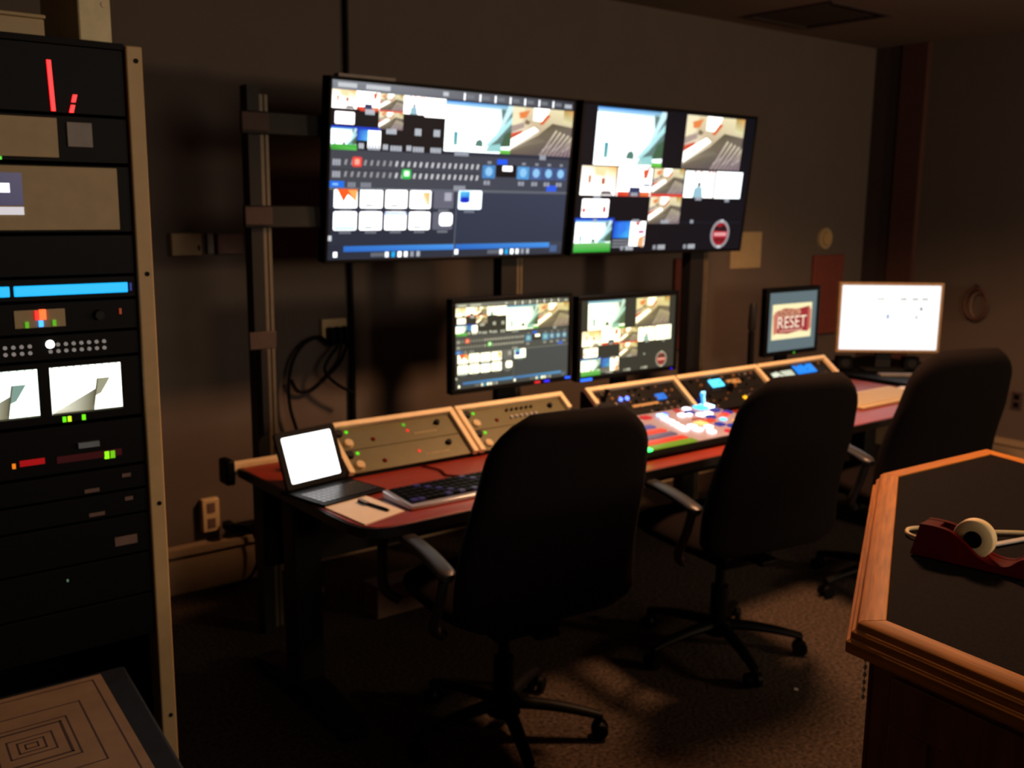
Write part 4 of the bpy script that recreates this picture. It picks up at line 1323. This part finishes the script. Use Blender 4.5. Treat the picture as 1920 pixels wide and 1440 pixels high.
t, p = unit('patch_unit', 'rack unit with a beige plate and a small grey square under the red meter', 'rack unit', 1.724, 1.816)
fbox(p, 'beige_plate', UX0 + 0.004, 0.553, 1.733, 1.809, M_beige, 0.006, 0.001)
fbox(p, 'grey_square', 0.571, 0.619, 1.755, 1.803, M_greyp, 0.005, 0.001)
fbox(p, 'indicator', 0.444, 0.449, 1.722 + 0.004, 1.732, led((60, 200, 30), 1.0), 0.008)

t, p = unit('display_unit', 'wide beige-faced rack unit with a small blue and white display', 'rack unit', 1.586, 1.721)
bp = fbox(p, 'beige_face', UX0 + 0.002, 0.662, 1.592, 1.716, M_beige, 0.008, 0.002)
fbox(bp, 'display', 0.33, 0.481, 1.64, 1.702, led((24, 34, 80), 0.8), 0.010)
fbox(bp, 'display', 0.33, 0.481, 1.622, 1.637, led((200, 195, 200), 0.9), 0.010)
fbox(bp, 'display', 0.33, 0.458, 1.664, 1.682, led((240, 240, 255), 1.5), 0.0115)

t, p = unit('drive_unit', 'plain black rack unit just above the long blue light bar', 'rack unit', 1.500, 1.583)
t, p = unit('blue_display_unit', 'rack unit with two long glowing blue display bars', 'rack unit', 1.452, 1.498)
BL = led((20, 170, 235), 1.15)
fbox(p, 'blue_display', 0.453, 0.672, 1.463, 1.484, BL, 0.004, 0.003)
fbox(p, 'blue_display', 0.22, 0.446, 1.463, 1.484, BL, 0.004, 0.003)
fbox(p, 'blue_tip', 0.676, 0.680, 1.466, 1.482, led((20, 50, 140), 0.6), 0.003)

t, p = unit('sync_unit', 'black rack unit with a silver plate of red and blue lights', 'rack unit', 1.386, 1.450)
sp = fbox(p, 'silver_plate', 0.450, 0.545, 1.400, 1.436, M_beige, 0.003, 0.001)
fbox(sp, 'light', 0.488, 0.494, 1.416, 1.434, led((255, 40, 30), 1.5), 0.007)
fbox(sp, 'light', 0.496, 0.508, 1.416, 1.436, led((255, 90, 40), 2.0), 0.007)
fbox(sp, 'light', 0.494, 0.502, 1.402, 1.414, led((50, 140, 255), 2.5), 0.007)
fbox(sp, 'light', 0.469, 0.475, 1.401, 1.413, led((90, 180, 20), 0.8), 0.007)
fbox(sp, 'light', 0.520, 0.526, 1.402, 1.414, led((90, 180, 20), 0.8), 0.007)
MB().cyl((0.610, RY - 0.002, 1.419), (0.610, RY - 0.016, 1.419), 0.011, 0.009).build('knob', M_dark, p)
fbox(p, 'light', 0.652, 0.656, 1.418, 1.430, led((170, 60, 20), 0.5), 0.004)

t, p = unit('button_router', 'rack router with two rows of small pale buttons and one lit white', 'rack unit', 1.332, 1.384)
for g0, nn in ((0.513, 8), (0.40, 6)):
    for k in range(nn):
        for r in range(2):
            x = g0 + 0.0150 * k
            if g0 == 0.513 and k == 0 and r == 1:
                MB().cyl((x, RY - 0.002, 1.365), (x, RY - 0.008, 1.365), 0.0085, 0.0075).build('lit_button', led((255, 255, 245), 3.0), p)
                continue
            MB().cyl((x, RY - 0.002, 1.350 + 0.0135 * r), (x, RY - 0.006, 1.350 + 0.0135 * r), 0.0042, 0.0036, 8).build('button', M_white if False else led((120, 112, 106), 0.9), p)

t, p = unit('twin_monitor_unit', 'rack unit with two small bright picture screens side by side', 'rack monitor', 1.200, 1.330)
for x0, x1, k in ((0.508, 0.648, 0), (0.345, 0.485, 1)):
    S = Screen(x1 - x0, 0.098)
    S.rect(0, 0, 1, 1, (250, 252, 244) if k == 0 else (225, 242, 232), 0)
    S.poly([(0.0, 0.92), (0.12, 0.88), (0.62, 0.52), (0.56, 0.98), (0.0, 1.0)], [(250, 250, 240), (230, 228, 205), (96, 94, 72), (110, 104, 78), (190, 185, 150)], 1)
    S.poly([(0.66, 0.3), (0.84, 0.3), (0.7, 0.62), (0.6, 0.68)], (150, 148, 122) if k == 0 else (120, 148, 136), 1)
    S.poly([(0.645, 0.3), (0.665, 0.3), (0.585, 0.98), (0.56, 0.98)], (84, 80, 62), 2)
    for i in range(3):
        S.poly([(0.62 + 0.11 * i, 0.98), (0.66 + 0.11 * i, 0.98), (0.80 + 0.08 * i, 0.52), (0.78 + 0.08 * i, 0.5)], (255, 255, 250), 2)
    S.rect(0.0, 0.965, 1, 1.0, (60, 58, 44), 3)
    for i in range(10):
        S.rect(0.02 + 0.1 * i, 0, 0.05 + 0.1 * i, 0.03, (215, 220, 205), 2)
    o = S.build(p)
    o.location = Vector(((x0 + x1) / 2, RY - 0.0028, 1.268)) - WM[p.name].translation
for x, c in ((0.530, (90, 210, 20)), (0.540, (190, 225, 30)), (0.568, (100, 220, 20))):
    fbox(p, 'light', x - 0.0032, x + 0.0032, 1.203, 1.214, led(c, 1.3), 0.004)

t, p = unit('recorder_unit', 'dark rack recorder with two green lights and a dull red strip', 'rack unit', 1.095, 1.196)
for x, s_ in ((0.609, 1.6), (0.621, 0.8)):
    fbox(p, 'light', x - 0.0045, x + 0.0045, 1.114, 1.130, led((120, 210, 20), s_), 0.004)
fbox(p, 'red_strip', 0.51, 0.64, 1.118, 1.132, led((70, 8, 16), 0.35), 0.003)
fbox(p, 'red_readout', 0.44, 0.487, 1.122, 1.134, led((180, 12, 18), 0.6), 0.003)
fbox(p, 'light', 0.426, 0.432, 1.120, 1.130, led((230, 120, 20), 1.0), 0.004)
fbox(p, 'reflection_patch', 0.552, 0.594, 1.145, 1.156, mat('bluish_reflection', (120, 135, 150), 0.3), 0.010)  # bluish reflection on the unit, put in as a pale raised patch

for z0, z1, lb, labs in ((1.040, 1.092, 'upper of the two dark rack units with paired label strips', ((0.56, 0.59, 1.05), (0.638, 0.656, 1.072))),
                         (0.985, 1.038, 'lower of the two dark rack units with paired label strips', ((0.566, 0.598, 0.997), (0.641, 0.658, 1.02))),
                         (0.895, 0.983, 'dark rack unit with one wide brownish label at its right', ((0.615, 0.662, 0.928),)),
                         (0.800, 0.893, 'dark rack unit with a single tiny green light', ()),
                         (0.700, 0.798, 'lowest visible plain dark rack unit behind the navy case', ())):
    t, p = unit('server_unit', lb, 'rack unit', z0, z1)
    for x0, x1, z in labs:
        fbox(p, 'label_strip', x0, x1, z - (0.004 if z > 0.95 else 0.010), z + (0.004 if z > 0.95 else 0.010), M_label, 0.002)
    if 'green' in lb:
        fbox(p, 'light', 0.513, 0.516, 0.862, 0.867, led((110, 150, 110), 0.5), 0.003)
    MB().box((UX0 + 0.01, RY - 0.008, z0 + 0.004), (UX0 + 0.03, RY - 0.0022, z1 - 0.004)).build('handle', M_dark, p, bevel=0.002)

t = thing('storage_box', 'flat beige box lying on top of the equipment rack', 'box', (0.4, 2.3, RZ))
MB().box((0.2, RY + 0.03, RZ + 0.001), (0.552, RY + 0.35, RZ + 0.036)).build('box_body', M_beige, t, bevel=0.003)
MB().box((0.197, RY + 0.027, RZ + 0.0365), (0.555, RY + 0.353, RZ + 0.044)).build('box_lid', M_beige, t, bevel=0.003)
t = thing('upright_binder', 'pale upright binder on the right end of the rack top', 'binder', (0.645, 2.3, RZ))
MB().box((0.613, RY + 0.02, RZ + 0.001), (0.677, RY + 0.30, RZ + 0.30)).build('cover', mat('pale_cover', (200, 185, 140), 0.5), t, bevel=0.004)
MB().cyl((0.664, RY + 0.02, RZ + 0.075), (0.664, RY + 0.018, RZ + 0.075), 0.006, n=12).build('finger_ring', M_ivory, t)

# ---------------------------------------------------------------- dark case with a patterned sheet, bottom left
t = thing('equipment_case', 'dark navy case in front of the equipment rack', 'case', (0.3, 1.8, 0))
BT = 0.665
cp = [(0.608, 2.108), (0.565, 1.64), (0.54, 1.40), (-0.15, 1.44), (-0.10, 2.128)]
MB().prism(cp, 0.0, BT - 0.03).build('case_body', M_navy, t, bevel=0.01)
MB().prism(cp, BT - 0.0295, BT - 0.001).build('case_lid', M_navy, t, bevel=0.008)
ms = MB()
PX = Vector((0.367, 1.869))
ux, uy = Vector((0.995, -0.02)).normalized(), Vector((0.075, 0.997)).normalized()


def sh(a_, b_, z):
    q = PX + ux * a_ + uy * b_
    return (q.x, q.y, z)


A0, A1, B0, B1 = -0.45, 0.168, -0.46, 0.222
ms.add([sh(A0, B0, BT), sh(A1, B0, BT), sh(A1, B1, BT), sh(A0, B1, BT), sh(A0, B0, BT + 0.002), sh(A1, B0, BT + 0.002), sh(A1, B1, BT + 0.002), sh(A0, B1, BT + 0.002)], [(0, 3, 2, 1), (4, 5, 6, 7), (0, 1, 5, 4), (1, 2, 6, 5), (2, 3, 7, 6), (3, 0, 4, 7)], 0)
for k, (ra, rb, w_) in enumerate(((0.012, 0.010, 0.003), (0.024, 0.022, 0.003), (0.040, 0.036, 0.003), (0.062, 0.066, 0.005), (0.074, 0.080, 0.003), (0.108, 0.128, 0.003), (0.150, 0.205, 0.003))):
    z = BT + 0.0024
    for a0, a1, b0, b1 in ((-ra, ra, rb - w_, rb), (-ra, ra, -rb, -rb + w_), (-ra, -ra + w_, -rb, rb), (ra - w_, ra, -rb, rb)):
        ms.add([sh(a0, b0, z), sh(a1, b0, z), sh(a1, b1, z), sh(a0, b1, z)], [(0, 1, 2, 3)], 1)
ob = ms.build('printed_sheet', [M_print, M_ink])
tag(ob, 'tan sheet printed with concentric rectangles on the dark case', 'sheet')

# ---------------------------------------------------------------- back wall fittings
cx_ = 2.275
pts = [(cx_, WY - 0.016, CZ - 0.002), (cx_, WY - 0.016, 1.5), (cx_ + 0.002, WY - 0.018, 0.9), (cx_, WY - 0.018, 0.22)]
tag(MB().tube(pts, [0.011, 0.011, 0.014, 0.016], 10).build('wall_cable', M_black), 'black vertical cable running down the back wall behind the left wall screen', 'cable')

t = thing('wall_outlet', 'pale wall outlet strip crowded with black plugs left of the switcher software monitor', 'outlet', (2.19, WY, 1.1))
MB().box((2.12, WY - 0.03, 1.045), (2.245, WY - 0.001, 1.135)).build('outlet_body', M_ivory, t, bevel=0.005)
for k in range(3):
    x = 2.135 + k * 0.036
    tag(MB().box((x, WY - 0.085, 1.02), (x + 0.03, WY - 0.032, 1.10)).build('power_plug', M_black, bevel=0.008),
        ('left black power plug in the pale wall outlet strip', 'middle black power plug in the pale wall outlet strip', 'right black power plug in the pale wall outlet strip')[k], 'plug', 'black plugs in the wall outlet strip')
for pts, lb in (([(2.15, 4.03, 1.017), (2.12, 4.04, 1.045), (2.086, 4.04, 1.061), (2.018, 4.04, 1.035), (1.964, 4.04, 0.968), (1.938, 4.04, 0.863), (1.942, 4.04, 0.755), (1.965, 4.04, 0.667), (2.0, 4.04, 0.55)], 'black cable sweeping left and down from the wall outlet plugs'),
                ([(2.17, 4.01, 1.017), (2.11, 3.995, 0.96), (2.093, 3.99, 0.91), (2.145, 3.99, 0.85), (2.235, 3.99, 0.795)], 'black cable curling right under the wall outlet plugs'),
                ([(2.222, 4.02, 1.017), (2.20, 4.05, 0.936), (2.141, 4.06, 0.875), (2.059, 4.06, 0.82), (1.993, 4.06, 0.82), (1.96, 4.06, 0.874)], 'black cable looping low to the left under the wall outlet plugs')):
    tag(MB().tube(smooth_path(pts), 0.008, 8).build('power_cable', M_black), lb, 'cable', 'power cables under the wall outlet strip')

t = thing('wall_junction_box', 'beige junction box on the back wall just right of the rack', 'junction box', (1.51, WY, 1.48))
MB().box((1.448, WY - 0.05, 1.435), (1.572, WY - 0.001, 1.525)).build('box_body', M_beige, t, bevel=0.004)
MB().box((1.555, WY - 0.055, 1.455), (1.562, WY - 0.0505, 1.475)).build('latch', M_dark, t)
t = thing('wall_junction_box', 'dull brown junction box on the back wall behind the left mount post', 'junction box', (1.7, WY, 1.48))
MB().box((1.64, WY - 0.05, 1.437), (1.75, WY - 0.001, 1.523)).build('box_body', M_label, t, bevel=0.004)
MB().box((1.605, WY - 0.03, 1.44), (1.63, WY - 0.001, 1.52)).build('side_knockout', M_greyp, t)

t = thing('wall_outlet', 'ivory double outlet low on the back wall near the rack', 'outlet', (1.565, WY, 0.32))
MB().box((1.53, WY - 0.035, 0.25), (1.605, WY - 0.001, 0.395)).build('cover_plate', M_ivory, t, bevel=0.004)
for z in (0.288, 0.357):
    MB().box((1.55, WY - 0.038, z - 0.022), (1.585, WY - 0.0351, z + 0.022)).build('socket', M_label, t, bevel=0.004)
tag(MB().box((1.605 + 0.006, WY - 0.08, 0.255), (1.65, WY - 0.036, 0.29)).build('power_plug', M_black, bevel=0.006), 'black plug beside the low ivory outlet', 'plug')
pts = smooth_path([(1.65, WY - 0.06, 0.272), (1.72, WY - 0.07, 0.25), (1.755, WY - 0.075, 0.16), (1.74, WY - 0.08, 0.06), (1.68, WY - 0.085, 0.012), (1.55, WY - 0.09, 0.010)])
tag(MB().tube(pts, 0.007).build('power_cable', M_black), 'black cable drooping to the floor from the low ivory outlet', 'cable')
tag(MB().box((1.66, WY - 0.055, 0.225), (1.98, WY - 0.005, 0.262)).build('black_bar', M_black, bevel=0.005), 'black bar lying along the baseboard behind the desk leg', 'power strip')  # plain dark bar set just above the baseboard

for x0, x1, z0, z1, lb in ((4.44, 4.66, 0.81, 1.35, 'dull red panel on the back wall behind the right mount post'),
                           (5.80, 6.14, 0.80, 1.34, 'dull red panel on the back wall above the silver monitor')):
    t = thing('wall_panel', lb, 'wall panel', ((x0 + x1) / 2, WY, z0), group='dull red panels on the back wall')
    MB().box((x0, WY - 0.025, z0), (x1, WY - 0.001, z1)).build('cloth_face', M_redpan, t, bevel=0.006)
    MB().box((x0 - 0.006, WY - 0.012, z0 - 0.006), (x1 + 0.006, WY - 0.001, z0 - 0.001)).build('bottom_clip', M_brownpan, t)
o = MB().box((4.955, WY - 0.004, 1.275), (5.25, WY - 0.001, 1.50)).build('wall_notice', M_beige)
tag(o, 'pale sheet of paper on the back wall right of the big screens', 'paper')
t = thing('thermostat', 'round pale fitting on the back wall near the corner', 'thermostat', (5.92, WY, 1.45))
MB().cyl((5.92, WY - 0.001, 1.45), (5.92, WY - 0.02, 1.45), 0.075, 0.07, 28).build('back_plate', M_beige, t)
MB().cyl((5.92, WY - 0.02, 1.45), (5.92, WY - 0.035, 1.45), 0.05, 0.045, 28).build('dial', M_tan, t)

# right wall fittings
t = thing('hanging_cord', 'dark looped cord hanging on the right wall beyond the silver monitor', 'cord', (WX, 3.24, 1.12))
pts = [(WX - 0.03, 3.24 + 0.075 * math.cos(a_), 1.05 + 0.10 * math.sin(a_)) for a_ in [2 * PI * k / 28 for k in range(28)]]
MB().tube(pts, 0.012, 8, closed=True).build('coil', M_redtrim, t)
pts = [(WX - 0.018, 3.225 + 0.055 * math.cos(a_), 1.04 + 0.085 * math.sin(a_)) for a_ in [2 * PI * k / 28 for k in range(28)]]
MB().tube(pts, 0.010, 8, closed=True).build('coil', M_label, t)
MB().tube([(WX - 0.001, 3.24, 1.165), (WX - 0.05, 3.24, 1.165), (WX - 0.055, 3.24, 1.185)], 0.005).build('hook', M_dark, t)
t = thing('wall_outlet', 'dark outlet plate low on the right wall', 'outlet', (WX, 2.93, 0.46))
MB().box((WX - 0.01, 2.895, 0.40), (WX - 0.001, 2.965, 0.515)).build('cover_plate', M_brownpan, t, bevel=0.003)
for z in (0.432, 0.483):
    MB().box((WX - 0.013, 2.914, z - 0.016), (WX - 0.0101, 2.946, z + 0.016)).build('socket', M_black, t)
